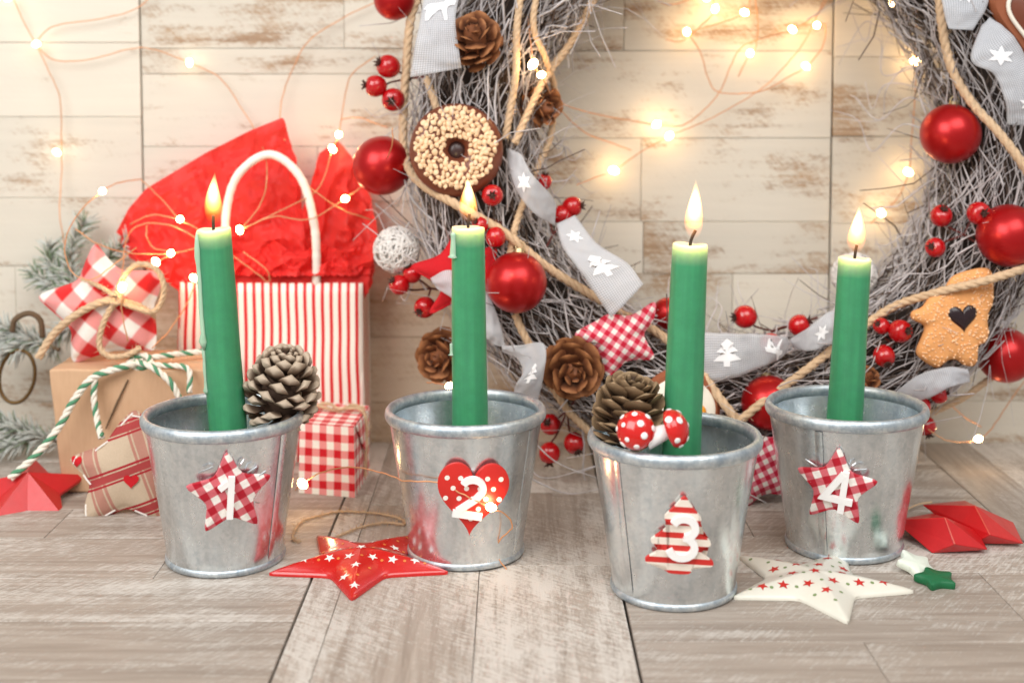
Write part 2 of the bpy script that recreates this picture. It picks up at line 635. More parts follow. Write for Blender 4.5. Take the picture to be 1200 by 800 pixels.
def kraft():
    t = NT('kraft_paper')
    v = t.cm()
    n1 = t.noise(v, 0.5, 4)
    n2 = t.noise(t.n('ShaderNodeMapping', {'Vector': v, 'Scale': (6, 6, 0.8)}).outputs[0], 1, 4)
    c = t.mix(t.math('ADD', t.math('MULTIPLY', n1, 0.6), t.math('MULTIPLY', n2, 0.4)), lin(186, 146, 112), lin(220, 184, 150))
    t.p(color=c, rough=0.7, spec=0.3)
    t.bump(t.noise(v, 0.8, 5), 0.2, 0.12)
    return t.m
M['kraft'] = kraft()

def bauble_red():
    t = NT('matt_red_glass')
    v = t.cm(rand=True)
    n1 = t.noise(v, 14, 3)
    t.p(color=t.mix(n1, lin(170, 8, 12), lin(190, 14, 18)), rough=0.34, metal=0.55, coat=0.25, coatr=0.25)
    t.bump(n1, 0.03, 0.02)
    return t.m
M['bauble'] = bauble_red()
M['berry'] = simple('glossy_red_berry', lin(186, 10, 18), 0.2, var=0.25, vscale=1.4, coat=0.6, coatr=0.1)
M['calyx'] = simple('dark_calyx', lin(64, 34, 24), 0.7)
M['stem'] = simple('dark_red_stem', lin(92, 36, 30), 0.6)
M['twig_frost'] = simple('frosted_twig', lin(196, 190, 190), 0.85, var=0.6, vscale=1.1, bump=0.3, bscale=20)
M['twig_dark'] = simple('brown_twig', lin(92, 76, 66), 0.85, var=0.45, vscale=1.3, bump=0.3, bscale=20)
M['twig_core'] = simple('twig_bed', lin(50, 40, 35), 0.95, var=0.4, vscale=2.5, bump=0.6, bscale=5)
M['jute'] = simple('jute_fibre', lin(208, 178, 144), 0.9, var=0.3, vscale=4, bump=0.5, bscale=28)
M['twine_white'] = simple('white_twine', lin(232, 226, 212), 0.85, var=0.15, vscale=5, bump=0.4, bscale=28)
M['twine_green'] = simple('green_twine', lin(84, 142, 108), 0.85, var=0.2, vscale=5, bump=0.4, bscale=28)
M['white_paint'] = simple('white_painted_wood', lin(246, 245, 243), 0.5, var=0.05, bump=0.1)
M['red_paint'] = simple('red_painted_wood', lin(206, 38, 30), 0.45, var=0.08, bump=0.1)
M['wood_edge'] = simple('plywood_edge', lin(120, 74, 48), 0.7)
M['red_metal'] = simple('red_lacquered_tin', lin(196, 22, 18), 0.24, var=0.12, coat=0.6, coatr=0.12)
M['red_metal_matt'] = simple('matt_red_tin', lin(198, 26, 30), 0.42, var=0.15, coat=0.2)
M['cream_metal'] = simple('cream_lacquered_tin', lin(226, 222, 208), 0.36, var=0.05, coat=0.3, coatr=0.2)
M['print_white'] = simple('white_print', lin(238, 232, 224), 0.5, var=0.05)
M['print_gold'] = simple('gold_print', lin(220, 130, 60), 0.4, var=0.05)
M['print_red'] = simple('red_print', lin(198, 40, 32), 0.45, var=0.1)
M['print_green'] = simple('green_print', lin(130, 150, 100), 0.5, var=0.1)
M['red_felt'] = simple('red_felt', lin(196, 16, 28), 0.9, var=0.12, vscale=2, bump=0.5, bscale=25)
M['white_felt'] = simple('pale_wax', lin(226, 232, 218), 0.55, var=0.05, sss=0.3, sssr=(1, 1, 1), ssss=0.003)
M['green_felt'] = simple('green_wax', lin(20, 104, 62), 0.5, var=0.1)
M['cone_grey'] = simple('grey_brown_cone', lin(126, 106, 90), 0.75, var=0.4, vscale=2.5, bump=0.4, bscale=12)
M['cone_tip'] = simple('pale_cone_tip', lin(168, 150, 132), 0.75, var=0.3, vscale=4)
M['cone_olive'] = simple('olive_brown_cone', lin(120, 96, 70), 0.7, var=0.35, vscale=2.0, bump=0.4, bscale=12)
M['cone_red'] = simple('red_brown_cone', lin(126, 74, 42), 0.6, var=0.4, vscale=2.0, bump=0.4, bscale=12)
def cone_scale(name, inner, mid, tip):
    t = NT(name)
    v = t.cm(rand=True)
    x = t.n('ShaderNodeSeparateXYZ', {0: t.cm()}).outputs[0]
    n1 = t.noise(v, 3.0, 4)
    f = t.math('ADD', x, t.math('MULTIPLY', t.math('SUBTRACT', n1, 0.5), 0.35))
    c = t.ramp(f, [(0.35, inner), (0.7, mid), (0.95, tip)])
    t.p(color=c, rough=0.68, spec=0.35)
    t.bump(t.noise(v, 9, 4), 0.4, 0.05)
    return t.m
M['scale_grey'] = cone_scale('grey_cone_scale', lin(76, 56, 44), lin(124, 102, 84), lin(186, 168, 148))
M['scale_olive'] = cone_scale('olive_cone_scale', lin(66, 46, 32), lin(122, 98, 72), lin(156, 130, 100))
M['scale_red'] = cone_scale('red_cone_scale', lin(58, 32, 20), lin(118, 70, 42), lin(158, 104, 64))
M['choc'] = simple('milk_chocolate', lin(112, 58, 38), 0.35, var=0.12, bump=0.1, bscale=6)
M['choc_dark'] = simple('dark_chocolate', lin(56, 34, 32), 0.3, var=0.1)
M['nut'] = simple('chopped_nut', lin(236, 204, 166), 0.65, var=0.2, vscale=3)
M['cookie'] = simple('baked_cookie', lin(230, 164, 102), 0.8, var=0.22, vscale=1.5, bump=0.6, bscale=9)
M['sugar'] = simple('sugar_grains', lin(246, 202, 156), 0.4, var=0.15, vscale=5)
M['jam'] = simple('dark_jam', lin(40, 24, 28), 0.22, var=0.2)
M['icing'] = simple('white_icing', lin(238, 230, 214), 0.45, var=0.05)
M['orange_icing'] = simple('orange_icing', lin(232, 150, 40), 0.4, var=0.05)
M['ginger'] = simple('gingerbread', lin(146, 82, 50), 0.7, var=0.15, bump=0.3, bscale=8)
M['copper'] = simple('copper_wire', lin(216, 156, 112), 0.35, metal=0.35, var=0.1)
M['bronze'] = simple('bronze_wire', lin(104, 80, 48), 0.4, metal=0.8, var=0.15)
M['silver'] = simple('silver_wire', lin(200, 202, 204), 0.3, metal=0.9, var=0.1)
M['wick'] = simple('charred_wick', lin(42, 34, 30), 0.9)
M['cap_silver'] = simple('bauble_cap', lin(190, 170, 130), 0.35, metal=0.8)
M['handle'] = simple('twisted_paper_cord', lin(244, 236, 226), 0.6, var=0.06, bump=0.3, bscale=6)
M['thread'] = simple('white_thread', lin(240, 236, 230), 0.7, var=0.05)
M['needle_green'] = simple('frosted_green_needle', lin(132, 150, 122), 0.7, var=0.3, vscale=0.8)
M['needle_snow'] = simple('snowy_needle', lin(196, 200, 194), 0.8, var=0.2, vscale=1.2)
M['bark'] = simple('branch_bark', lin(104, 84, 62), 0.85, var=0.3, bump=0.5, bscale=10)
M['snow_ball'] = simple('white_glitter_thread', lin(226, 222, 218), 0.5, var=0.2, vscale=4, bump=0.5, bscale=20)
M['mushroom_red'] = simple('red_mushroom_lacquer', lin(206, 22, 16), 0.22, var=0.1, coat=0.6, coatr=0.1)

def ribbon_mat():
    t = NT('grey_gauze_ribbon')
    tc = t.n('ShaderNodeTexCoord')
    sp = t.n('ShaderNodeSeparateXYZ', {0: tc.outputs['UV']})
    v = t.cm()
    th = t.math('ADD', t.math('SINE', t.math('MULTIPLY', sp.outputs[0], 52.0)), t.math('SINE', t.math('MULTIPLY', sp.outputs[1], 60.0)))
    edge = t.n('ShaderNodeMapRange', {'Value': t.math('ABSOLUTE', sp.outputs[1]), 'From Min': 0.86, 'From Max': 0.92}).outputs[0]
    n1 = t.noise(v, 0.9, 3)
    c = t.mix(n1, lin(206, 210, 218), lin(226, 229, 234))
    c = t.mix(t.math('MULTIPLY_ADD', th, 0.2, 0.25, clamp=True), c, lin(238, 239, 242))
    c = t.mix(t.math('MULTIPLY', edge, 0.6), c, lin(228, 228, 230))
    t.p(color=c, rough=0.8, spec=0.25)
    tr = t.n('ShaderNodeBsdfTranslucent', {'Color': lin(200, 200, 205)})
    mx = t.n('ShaderNodeMixShader', {0: 0.25, 1: t.b.outputs[0], 2: tr.outputs[0]})
    tp = t.n('ShaderNodeBsdfTransparent')
    mx2 = t.n('ShaderNodeMixShader', {0: t.math('MULTIPLY_ADD', th, -0.12, 0.38, clamp=True), 1: mx.outputs[0], 2: tp.outputs[0]})
    t.t.links.new(mx2.outputs[0], t.out.inputs[0])
    t.bump(th, 0.2, 0.02)
    return t.m
M['ribbon'] = ribbon_mat()
M['ribbon_print'] = simple('white_woven_motif', lin(238, 238, 240), 0.8, var=0.05)

def emissive(name, color, strength):
    t = NT(name)
    t.p(color=color, emit=color, emits=strength, rough=0.3)
    return t.m
M['led'] = emissive('lit_led_drop', (1.0, 0.64, 0.3, 1), 50.0)
M['led_dim'] = emissive('lit_led_drop_soft', (1.0, 0.74, 0.44, 1), 16.0)

def flame_mat():
    t = NT('candle_flame')
    t.t.nodes.remove(t.b)
    v = t.cm()
    sp = t.n('ShaderNodeSeparateXYZ', {0: v})
    z = sp.outputs[2]
    c = t.ramp(t.math('DIVIDE', z, 2.9), [(0.0, (0.35, 0.09, 0.015)), (0.2, (0.9, 0.26, 0.03)), (0.4, (1.0, 0.55, 0.14)), (0.6, (1.0, 0.78, 0.42)), (1.0, (1.0, 0.6, 0.2))])
    st = t.ramp(t.math('DIVIDE', z, 2.9), [(0.0, (0.02,) * 3), (0.18, (0.14,) * 3), (0.42, (1.0,) * 3), (0.75, (0.9,) * 3), (1.0, (0.35,) * 3)])
    rr = t.math('SQRT', t.math('ADD', t.math('POWER', sp.outputs[0], 2.0), t.math('POWER', sp.outputs[1], 2.0)))
    fall = t.n('ShaderNodeMapRange', {'Value': rr, 'From Min': 0.0, 'From Max': 0.56, 'To Min': 1.0, 'To Max': 0.15}).outputs[0]
    c = t.mix(t.n('ShaderNodeMapRange', {'Value': rr, 'From Min': 0.16, 'From Max': 0.5}).outputs[0], c, (1.0, 0.33, 0.05, 1))
    e = t.n('ShaderNodeEmission', {'Color': c, 'Strength': t.math('MULTIPLY', t.math('MULTIPLY', st, fall), 1050.0)})
    t.t.links.new(e.outputs[0], t.out.inputs['Volume'])
    return t.m
M['flame'] = flame_mat()

# ================================================================== the setting
YW = 92.0
def wz(py):
    return at(600, py, YW).z

table = MB().cbox(140, 60, 1.0, 0.02, (0, 63, -1.1))
table_o = tag(obj('table_top', table, M['gap']), 'limed grey-brown parquet table top of narrow boards', kind='structure')

def table_board(x0, x1, y0, y1, along):
    g = 0.03
    sx, sy = x1 - x0 - g, y1 - y0 - g
    L, W = (sx, sy) if along == 'x' else (sy, sx)
    h = 0.55
    mb = MB().cbox(L, W, h, 0.03)
    obj('board', mb, M['table_wood'], table_o, ((x0 + x1) / 2, (y0 + y1) / 2, -h / 2 + R(-0.025, 0.0)),
        (R(-0.002, 0.002), R(-0.0008, 0.0008), 0 if along == 'x' else PI / 2), sharp=20)

def run(lo, hi, cuts):
    e = [lo] + [c for c in cuts if lo < c < hi] + [hi]
    return list(zip(e, e[1:]))

# left field: boards across
rows = [42, 47.2, 52.0, 56.1, 60.7, 66.1, 72.2, 77.2, 82.4, 87.2, 91.97]
joints = [[-33], [-22], [-38], [-30], [-41], [-19, -36], [-27], [-33], [-20], [-38], [-30]]
for (a, b), j in zip(zip(rows, rows[1:]), joints):
    for x0, x1 in run(-62, -10.66, sorted(j)):
        table_board(x0, x1, a, b, 'x')
# middle field: boards running away
cols = [-10.55, -8.85, -1.75, 5.62]
yj = [[84], [78], [68.0, 80.5]]
for (a, b), j in zip(zip(cols, cols[1:]), yj):
    for y0, y1 in run(42, 91.97, j):
        table_board(a, b, y0, y1, 'y')
# right field: boards across
rows = [42, 47.0, 52.4, 58.4, 60.8, 67.0, 72.4, 77.0, 81.6, 86.5, 91.97]
joints = [[14], [22], [16.5], [], [25], [], [14], [20], [12], [24], [17]]
for (a, b), j in zip(zip(rows, rows[1:]), joints):
    for x0, x1 in run(5.74, 29.26, j):
        table_board(x0, x1, a, b, 'x')
cols = [29.3, 33.2, 38.4, 43.5, 49, 55, 62]
for i, (a, b) in enumerate(zip(cols, cols[1:])):
    for y0, y1 in run(42, 91.97, [70 + 5 * (i % 3)]):
        table_board(a, b, y0, y1, 'y')

wall = MB().cbox(140, 1.0, 60, 0.02, (0, YW + 1.3, 29))
M['wall_gap'] = simple('wall_joint', lin(134, 108, 84), 0.9)
wall_o = tag(obj('wall', wall, M['wall_gap']), 'whitewashed timber panel wall behind the decorations', kind='structure')
def wall_board(x0, x1, za, zb, mat='wall_wood'):
    g = 0.03
    th = 0.7
    mb = MB().cbox(x1 - x0 - g, th, zb - za - g, 0.035)
    obj('plank', mb, M[mat], wall_o, ((x0 + x1) / 2, YW + th / 2 + R(0.0, 0.06), (za + zb) / 2),
        (R(-0.003, 0.003), R(-0.0008, 0.0008), R(-0.0008, 0.0008)), sharp=20)
def wall_panel(x0, x1, ys, splits, bare=999):
    zs = [wz(y) for y in ys]
    zs[-1] = -0.3
    for i in range(len(zs) - 1):
        for a, b in run(x0, x1, splits.get(i, [])):
            wall_board(a, b, zs[i + 1], zs[i], 'wall_bare' if ys[i] >= bare else 'wall_wood')
wall_panel(-62, -26.65, [-70, -20, 50, 137, 232, 312, 395, 471, 525], {0: [-40], 3: [-48], 5: [-36]})
wall_panel(-26.55, -2.5, [-70, -15, 57, 87, 172, 236, 312, 395, 471, 525], {1: [-12], 4: [-14], 6: [-20]}, 312)
wall_panel(-2.4, 22.95, [-70, -15, 60, 162, 260, 321, 395, 471, 525], {1: [8], 3: [9.3], 4: [9.5], 5: [16]}, 395)
wall_panel(23.05, 62, [-70, -12, 67, 160, 262, 312, 400, 470, 525], {2: [40], 4: [34], 6: [31]})

# ================================================================== buckets
ZR = 7.75
def bucket_radius(z):
    return 3.12 + (4.33 - 3.12) * z / 7.75

def stroke(mb, path, w, y0, y1):
    """extruded lettering stroke in the xz plane"""
    n = len(path)
    Ls, Rs = [], []
    for i in range(n):
        a = Vector(path[max(i - 1, 0)])
        b = Vector(path[min(i + 1, n - 1)])
        c = Vector(path[i])
        if 0 < i < n - 1:
            d1 = (c - a).normalized()
            d2 = (b - c).normalized()
            t = (d1 + d2).normalized()
            k = 1.0 / max(0.5, math.sqrt(max(0.0, (1 + d1.dot(d2)) / 2)))
        else:
            t = (b - a).normalized()
            k = 1.0
        nn = Vector((-t.y, t.x)) * (w / 2 * k)
        Ls.append(c + nn)
        Rs.append(c - nn)
    vs_, fs_ = [], []
    for i in range(n):
        for q in (Ls[i], Rs[i]):
            vs_.append((q.x, y0, q.y))
            vs_.append((q.x, y1, q.y))
    for i in range(n - 1):
        a, b = i * 4, (i + 1) * 4
        fs_ += [(a, b, b + 2, a + 2), (a + 1, a + 3, b + 3, b + 1), (a, a + 1, b + 1, b), (a + 2, b + 2, b + 3, a + 3)]
    e = (n - 1) * 4
    fs_ += [(0, 2, 3, 1), (e, e + 1, e + 3, e + 2)]
    mb.add(vs_, fs_)

def arc(cx, cz, rx, rz, a0, a1, n=12):
    return [(cx + rx * math.cos(math.radians(a0 + (a1 - a0) * i / n)), cz + rz * math.sin(math.radians(a0 + (a1 - a0) * i / n))) for i in range(n + 1)]

def digit(k, h):
    mb = MB()
    w = 0.145 * h
    f, bk = -0.30, -0.06
    if k == 1:
        stroke(mb, [(-0.24 * h, 0.20 * h), (-0.04 * h, 0.36 * h)], w * 0.9, f + 0.012, bk)
        stroke(mb, [(0.02 * h, 0.5 * h), (0.02 * h, -0.5 * h)], w, f, bk)
    if k == 2:
        p = arc(0, 0.22 * h, 0.24 * h, 0.2 * h, 165, -25) + [(0.12 * h, -0.02 * h), (-0.24 * h, -0.36 * h)]
        stroke(mb, p, w, f, bk)
        stroke(mb, [(-0.34 * h, -0.42 * h), (0.34 * h, -0.42 * h)], w * 1.05, f + 0.012, bk)
    if k == 3:
        stroke(mb, arc(0, 0.21 * h, 0.23 * h, 0.2 * h, 160, -80), w, f, bk)
        stroke(mb, arc(0, -0.2 * h, 0.26 * h, 0.22 * h, 85, -160), w, f + 0.012, bk)
    if k == 4:
        stroke(mb, [(0.10 * h, 0.44 * h), (-0.27 * h, -0.20 * h), (0.38 * h, -0.20 * h)], w, f, bk)
        stroke(mb, [(0.15 * h, 0.5 * h), (0.15 * h, -0.5 * h)], w, f + 0.012, bk)
    return mb

def make_bucket(cx, cy, seed, label, num, badge_px, badge_py, roll):
    random.seed(seed)
    t = root('bucket', label, 'bucket', (cx, cy, 0.0), (0, 0, R(0, 6)), 'numbered zinc buckets')
    t.rotation_euler = (0, 0, 0)
    t.scale = (0.99, 0.99, 1.025)
    ph = R(0, 9)
    def wob(r, z, a):
        k = 1 + 0.004 * math.sin(2 * a + ph) + 0.005 * nz(math.cos(a) * 1.4 + ph, math.sin(a) * 1.4, z * 0.35)
        return r * k, z
    prof = [(0.0, 0.22), (2.9, 0.22), (3.02, 0.20), (3.12, 0.12)]
    zz = [0.4, 0.8, 1.5, 2.3, 3.2, 4.1, 5.0, 5.9, 6.7, 7.3, 7.7]
    prof += [(bucket_radius(z) + (0.05 if z < 0.5 else 0), z) for z in zz]
    prof += [(bucket_radius(7.7) - 0.09, 7.72)]
    prof += [(bucket_radius(z) - 0.1, z) for z in reversed(zz[1:-1])]
    prof += [(2.95, 0.45), (2.7, 0.36), (0.0, 0.34)]
    obj('body', MB().lathe(prof, 72, wob), M['zinc'], t, sharp=50)
    # rolled rim and foot bead
    def ring(rm, zc, rr, rz):
        P = [(rm + rr * math.cos(2 * PI * i / 12), zc + rz * math.sin(2 * PI * i / 12)) for i in range(13)]
        mb = MB()
        n = 72
        vs_, fs_ = [], []
        for i in range(12):
            for k in range(n):
                a = 2 * PI * k / n
                r, z = wob(P[i][0], P[i][1], a)
                z += 0.03 * math.sin(a + ph)
                vs_.append((r * math.cos(a), r * math.sin(a), z))
        for i in range(12):
            j = (i + 1) % 12
            for k in range(n):
                l = (k + 1) % n
                fs_.append((i * n + k, i * n + l, j * n + l, j * n + k))
        return mb.add(vs_, fs_)
    obj('rim', ring(bucket_radius(7.7) - 0.03, 7.69, 0.23, 0.35), M['zinc_rim'], t, sharp=180)
    obj('foot_bead', ring(3.16, 0.22, 0.15, 0.2), M['zinc_rim'], t, sharp=180)
    sa = R(0.5, 1.1) * (1 if R(0, 1) < 0.5 else -1) - PI / 2 + (0.0 if num != 4 else 0.0)
    sp_ = [(math.cos(sa) * (bucket_radius(z) + 0.012), math.sin(sa) * (bucket_radius(z) + 0.012), z) for z in zz[:-1]]
    sm_ = MB()
    dv = Vector((-math.sin(sa), math.cos(sa), 0))
    vs_, fs_ = [], []
    for q in sp_:
        vs_ += [Vector(q) - dv * 0.22, Vector(q) + Vector((math.cos(sa), math.sin(sa), 0)) * 0.03 - dv * 0.18, Vector(q) + Vector((math.cos(sa), math.sin(sa), 0)) * 0.02 + dv * 0.22]
    for i in range(len(sp_) - 1):
        for k2 in range(2):
            fs_.append((i * 3 + k2, i * 3 + k2 + 1, i * 3 + k2 + 4, i * 3 + k2 + 3))
    obj('side_seam', sm_.add(vs_, fs_), M['zinc'], t, sharp=180)
    # badge glued on the side that faces the viewer
    best = None
    for d in range(-70, 71):
        ph2 = math.radians(d)
        p = Vector((cx + 3.9 * math.sin(ph2), cy - 3.9 * math.cos(ph2), 4.0))
        q = (p.x / p.y) * FPX + 600
        if best is None or abs(q - badge_px) < best[0]:
            best = (abs(q - badge_px), ph2)
    phi = best[1]
    zb = at(badge_px, badge_py, cy - 3.8).z
    rb = bucket_radius(zb)
    slope = math.atan2(4.33 - 3.12, 7.75)
    loc = Vector((math.sin(phi) * rb, -math.cos(phi) * rb, zb))
    rot = (Matrix.Rotation(phi, 4, 'Z') @ Matrix.Rotation(slope, 4, 'X') @ Matrix.Rotation(roll, 4, 'Y'))
    loc = loc + (rot @ Vector((0, -0.10, 0)))
    return t, loc, rot.to_euler()

def badge_flat(out, th=0.18):
    f = [(0, -th), (0.96, -th), (1.0, -th + 0.04)]
    bk = [(0, 0.0), (1.0, 0.0)]
    return MB().puff(out, f, bk)

BK = {}
spec = {1: (265, 652), 2: (546, 645), 3: (789, 688), 4: (988.5, 638)}
for k, (px, py) in spec.items():
    BK[k] = on_table(px, py)

# bucket 1 : gingham star
t, bl, br = make_bucket(BK[1].x, BK[1].y, 11, 'galvanised zinc bucket with a gingham star badge and white number 1', 1, 262, 580, math.radians(-3))
bd = obj('badge', badge_flat(star_outline(2.42, 0.5, 5, 1), 0.2), M['gingham_badge'], t, bl, br)
tag(bd, 'red and white checked star badge')
obj('number', digit(1, 2.3), M['white_paint'], bd, (0, -0.13, -0.1), (0, math.radians(6), 0), sharp=30)
for a, b in (((-1.5, 1.35), (-0.75, 1.55)), ((0.5, 1.35), (0.85, 1.75)), ((1.0, 1.0), (1.5, 1.25)), ((1.2, 0.55), (1.95, 0.95)), ((1.1, -0.6), (1.5, -0.75))):
    obj('wire_end', MB().tube([(a[0], -0.04, a[1]), ((a[0] + b[0]) / 2, -0.16, (a[1] + b[1]) / 2 + 0.05), (b[0], -0.02, b[1])], 0.05, 6), M['silver'], bd)
# bucket 2 : dotted heart
t, bl, br = make_bucket(BK[2].x, BK[2].y, 23, 'galvanised zinc bucket with a dotted red heart badge and white number 2', 2, 553, 586, math.radians(4))
ho = [(x, z * 1.17) for x, z in heart_outline(3.95)]
bd = obj('badge', badge_flat(ho, 0.2), M['red_paint'], t, bl, br)
tag(bd, 'red heart badge with white dots')
dots = MB()
circ = [(0.14 * math.cos(i * PI / 5), 0.14 * math.sin(i * PI / 5)) for i in range(10)]
for i in range(-4, 5):
    for j in range(-4, 5):
        x, z = i * 0.72 + (0.36 if j % 2 else 0), j * 0.56 + 0.1
        if math.hypot(x, z) < 0.9 * radius_at(ho, x, z):
            decal(dots, circ, x, z, lambda a, b: -0.2, 0.008, 1)
obj('dot_print', dots, M['print_white'], bd)
obj('number', digit(2, 2.35), M['white_paint'], bd, (-0.1, -0.13, 0.22), (0, math.radians(7), 0), sharp=30)
# bucket 3 : striped tree
t, bl, br = make_bucket(BK[3].x, BK[3].y, 37, 'galvanised zinc bucket with a striped tree badge and white number 3', 3, 803, 627, math.radians(3))
tree_half = [(0.0, 2.1), (0.45, 1.45), (0.92, 0.95), (0.86, 0.72), (0.55, 0.62), (0.95, 0.1), (1.5, -0.28), (1.42, -0.5), (0.85, -0.55), (1.15, -0.95), (1.72, -1.3), (1.62, -1.55), (0.6, -1.58), (0.62, -2.0)]
tree_out = tree_half + [(-x, z) for x, z in reversed(tree_half[1:])]
tree_out = densify(tree_out, 3, 1)
def band_mat():
    t_ = NT('striped_tree_paint')
    z = t_.n('ShaderNodeSeparateXYZ', {0: t_.cm()}).outputs[2]
    f = t_.math('FRACT', t_.math('ADD', t_.math('DIVIDE', z, 0.66), 20.2))
    m = t_.math('LESS_THAN', f, 0.45)
    t_.p(color=t_.mix(m, lin(238, 226, 212), lin(206, 46, 40)), rough=0.5)
    t_.bump(t_.noise(t_.cm(), 4, 3), 0.15, 0.04)
    return t_.m
M['tree_stripe'] = band_mat()
# cut the tree in tiers so that every notch keeps its shape
def poly_plate(out, th, mb=None):
    """extruded plate triangulated with bmesh"""
    import bmesh
    bm = bmesh.new()
    fv = [bm.verts.new((x, -th, z)) for x, z in out]
    f = bm.faces.new(fv)
    bv = [bm.verts.new((x, 0, z)) for x, z in out]
    bm.faces.new(list(reversed(bv)))
    n = len(out)
    for i in range(n):
        j = (i + 1) % n
        bm.faces.new((fv[i], fv[j], bv[j], bv[i]))
    bmesh.ops.triangulate(bm, faces=[q for q in bm.faces if len(q.verts) > 4])
    bm.verts.index_update()
    m = mb or MB()
    m.add([v.co[:] for v in bm.verts], [[v.index for v in q.verts] for q in bm.faces])
    bm.free()
    return m
bd = obj('badge', poly_plate(tree_out, 0.2), M['tree_stripe'], t, bl, br, sharp=30)
tag(bd, 'red and cream striped fir tree badge')
obj('number', digit(3, 2.45), M['white_paint'], bd, (0.05, -0.13, -0.05), (0, math.radians(2), 0), sharp=30)
# bucket 4 : gingham star
t, bl, br = make_bucket(BK[4].x, BK[4].y, 41, 'galvanised bucket bearing the white number 4 on its gingham star badge', 4, 988, 573, math.radians(4))
bd = obj('badge', badge_flat(star_outline(2.35, 0.5, 5, 1), 0.2), M['gingham_badge'], t, bl, br)
tag(bd, 'red and white checked star badge')
obj('number', digit(4, 2.35), M['white_paint'], bd, (0.05, -0.13, -0.1), (0, math.radians(4), 0), sharp=30)
for a, b in (((-1.75, 1.25), (-1.1, 0.95)), ((0.85, 1.1), (1.5, 1.25)), ((-1.55, 0.2), (-1.2, -0.1)), ((0.6, 1.2), (0.9, 1.5))):
    obj('wire_end', MB().tube([(a[0], -0.04, a[1]), ((a[0] + b[0]) / 2, -0.16, (a[1] + b[1]) / 2 + 0.05), (b[0], -0.02, b[1])], 0.05, 6), M['silver'], bd)

# ================================================================== candles
def make_candle(k, top_px, low_px, label, r_top, r_low, drips=(), wick_lean=0.0):
    cy = BK[k].y
    a = at(top_px[0], top_px[1], cy)
    b = at(low_px[0], low_px[1], cy)
    ax = (a - b).normalized()
    base = b - ax * ((b.z - 0.36) / ax.z)
    L = (a - base).length
    rot = Vector((0, 0, 1)).rotation_difference(ax).to_euler()
    t = root('candle', label, 'candle', base, rot, 'lit green candles in the buckets')
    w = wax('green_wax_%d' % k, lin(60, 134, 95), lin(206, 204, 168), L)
    pale = M.setdefault('pale_wax', simple('pale_green_wax', lin(168, 200, 172), 0.35, var=0.1, sss=0.6, sssr=(0.8, 1, 0.7), ssss=0.006))
    seed = k * 3.7
    def wob(r, z, ang):
        return r * (1 + 0.035 * nz(math.cos(ang) * 1.2 + seed, math.sin(ang) * 1.2, z * 0.3) + 0.012 * nz(math.cos(ang) * 3 + seed, math.sin(ang) * 3, z * 1.2) + 0.012 * math.cos(3 * ang + seed)), z + (0.1 * nz(math.cos(ang) + seed, math.sin(ang), 5) if z > L - 0.4 else 0)
    prof = [(0, 0), (r_low, 0.0)]
    for i in range(1, 25):
        z = L * i / 25
        prof.append((r_low + (r_top - r_low) * i / 25, z))
    prof += [(r_top, L - 0.12), (r_top - 0.03, L - 0.02), (r_top - 0.1, L), (r_top - 0.25, L - 0.1), (r_top * 0.4, L - 0.2), (0, L - 0.2)]
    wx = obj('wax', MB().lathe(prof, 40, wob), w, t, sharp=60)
    for ang, z0, z1, rr in drips:
        z0, z1 = L - z0, L - z1
        a0 = math.radians(ang)
        n = 14
        path, rs = [], []
        for i in range(n + 1):
            u = i / n
            z = z0 + (z1 - z0) * u
            q = r_low + (r_top - r_low) * z / L
            aa = a0 + 0.08 * nz(z * 0.8, seed)
            path.append((math.cos(aa) * q, math.sin(aa) * q, z))
            rs.append(rr * (0.75 + 0.5 * abs(nz(z * 1.3, seed + 4)) + (0.55 if i == n - 1 else 0)) * (0.4 if i in (0, n) else 1))
        obj('wax_drip', MB().tube(path, rs, 10), pale, wx, sharp=180)
    wk = [(0, 0, L - 0.3), (0.01, 0, L + 0.1), (0.04 + wick_lean * 0.4, 0, L + 0.42), (0.08 + wick_lean, 0, L + 0.72)]
    obj('wick', MB().tube(catmull(wk, 5), 0.085, 8), M['wick'], t)
    fp = []
    hf = 2.9
    for i in range(33):
        u = i / 32
        fp.append((0.53 * (math.sin(PI * u ** 0.62)) ** 0.9 * (1 - u) ** 0.18 if 0 < u < 1 else 0.0, hf * u))
    fs1, fs2, fs3 = {1: (1.0, 1.0, 0.1), 2: (1.05, 0.88, -0.12), 3: (0.95, 1.08, 0.05), 4: (1.04, 0.94, 0.16)}[k]
    fm = MB().lathe(fp, 24)
    fm.v = [(x * fs1 + fs3 * (z / 2.9) ** 2 + 0.03 * math.sin(z * 2.2 + k), y * fs1, z * fs2) for x, y, z in fm.v]
    fl = obj('flame', fm, M['flame'], t, (0.06 + wick_lean * 0.7, 0, L + 0.22), tuple(-q * 0.9 for q in rot), sharp=180)
    d = bpy.data.lights.new('flame_light', 'POINT')
    d.energy = 0.05
    d.color = (1.0, 0.66, 0.34)
    d.shadow_soft_size = 0.006
    lo = bpy.data.objects.new('flame_light', d)
    COL.objects.link(lo)
    lo.parent = t
    lo.location = Vector((0.06, 0, L + 1.3)) * S
    return t

make_candle(1, (250, 268), (267, 498), 'tapered green candle with a wax run down one side, in bucket number 1', 0.93, 1.1, [(212, 0.1, 6.5, 0.2), (206, 6.0, 9.0, 0.13)], -0.03)
make_candle(2, (548.5, 266), (550.5, 494), 'upright green candle with small wax beads, in bucket number 2', 0.90, 1.06, [(212, 0.2, 1.7, 0.22), (195, 6.4, 7.1, 0.17)], 0.0)
make_candle(3, (809, 286), (798.5, 523), 'leaning green candle with a bent wick, beside the mushrooms', 0.90, 1.08, [], 0.16)
make_candle(4, (1001.5, 302), (989.5, 494), 'leaning green candle in bucket number 4 beside the red tin stars', 0.88, 1.08, [], 0.0)

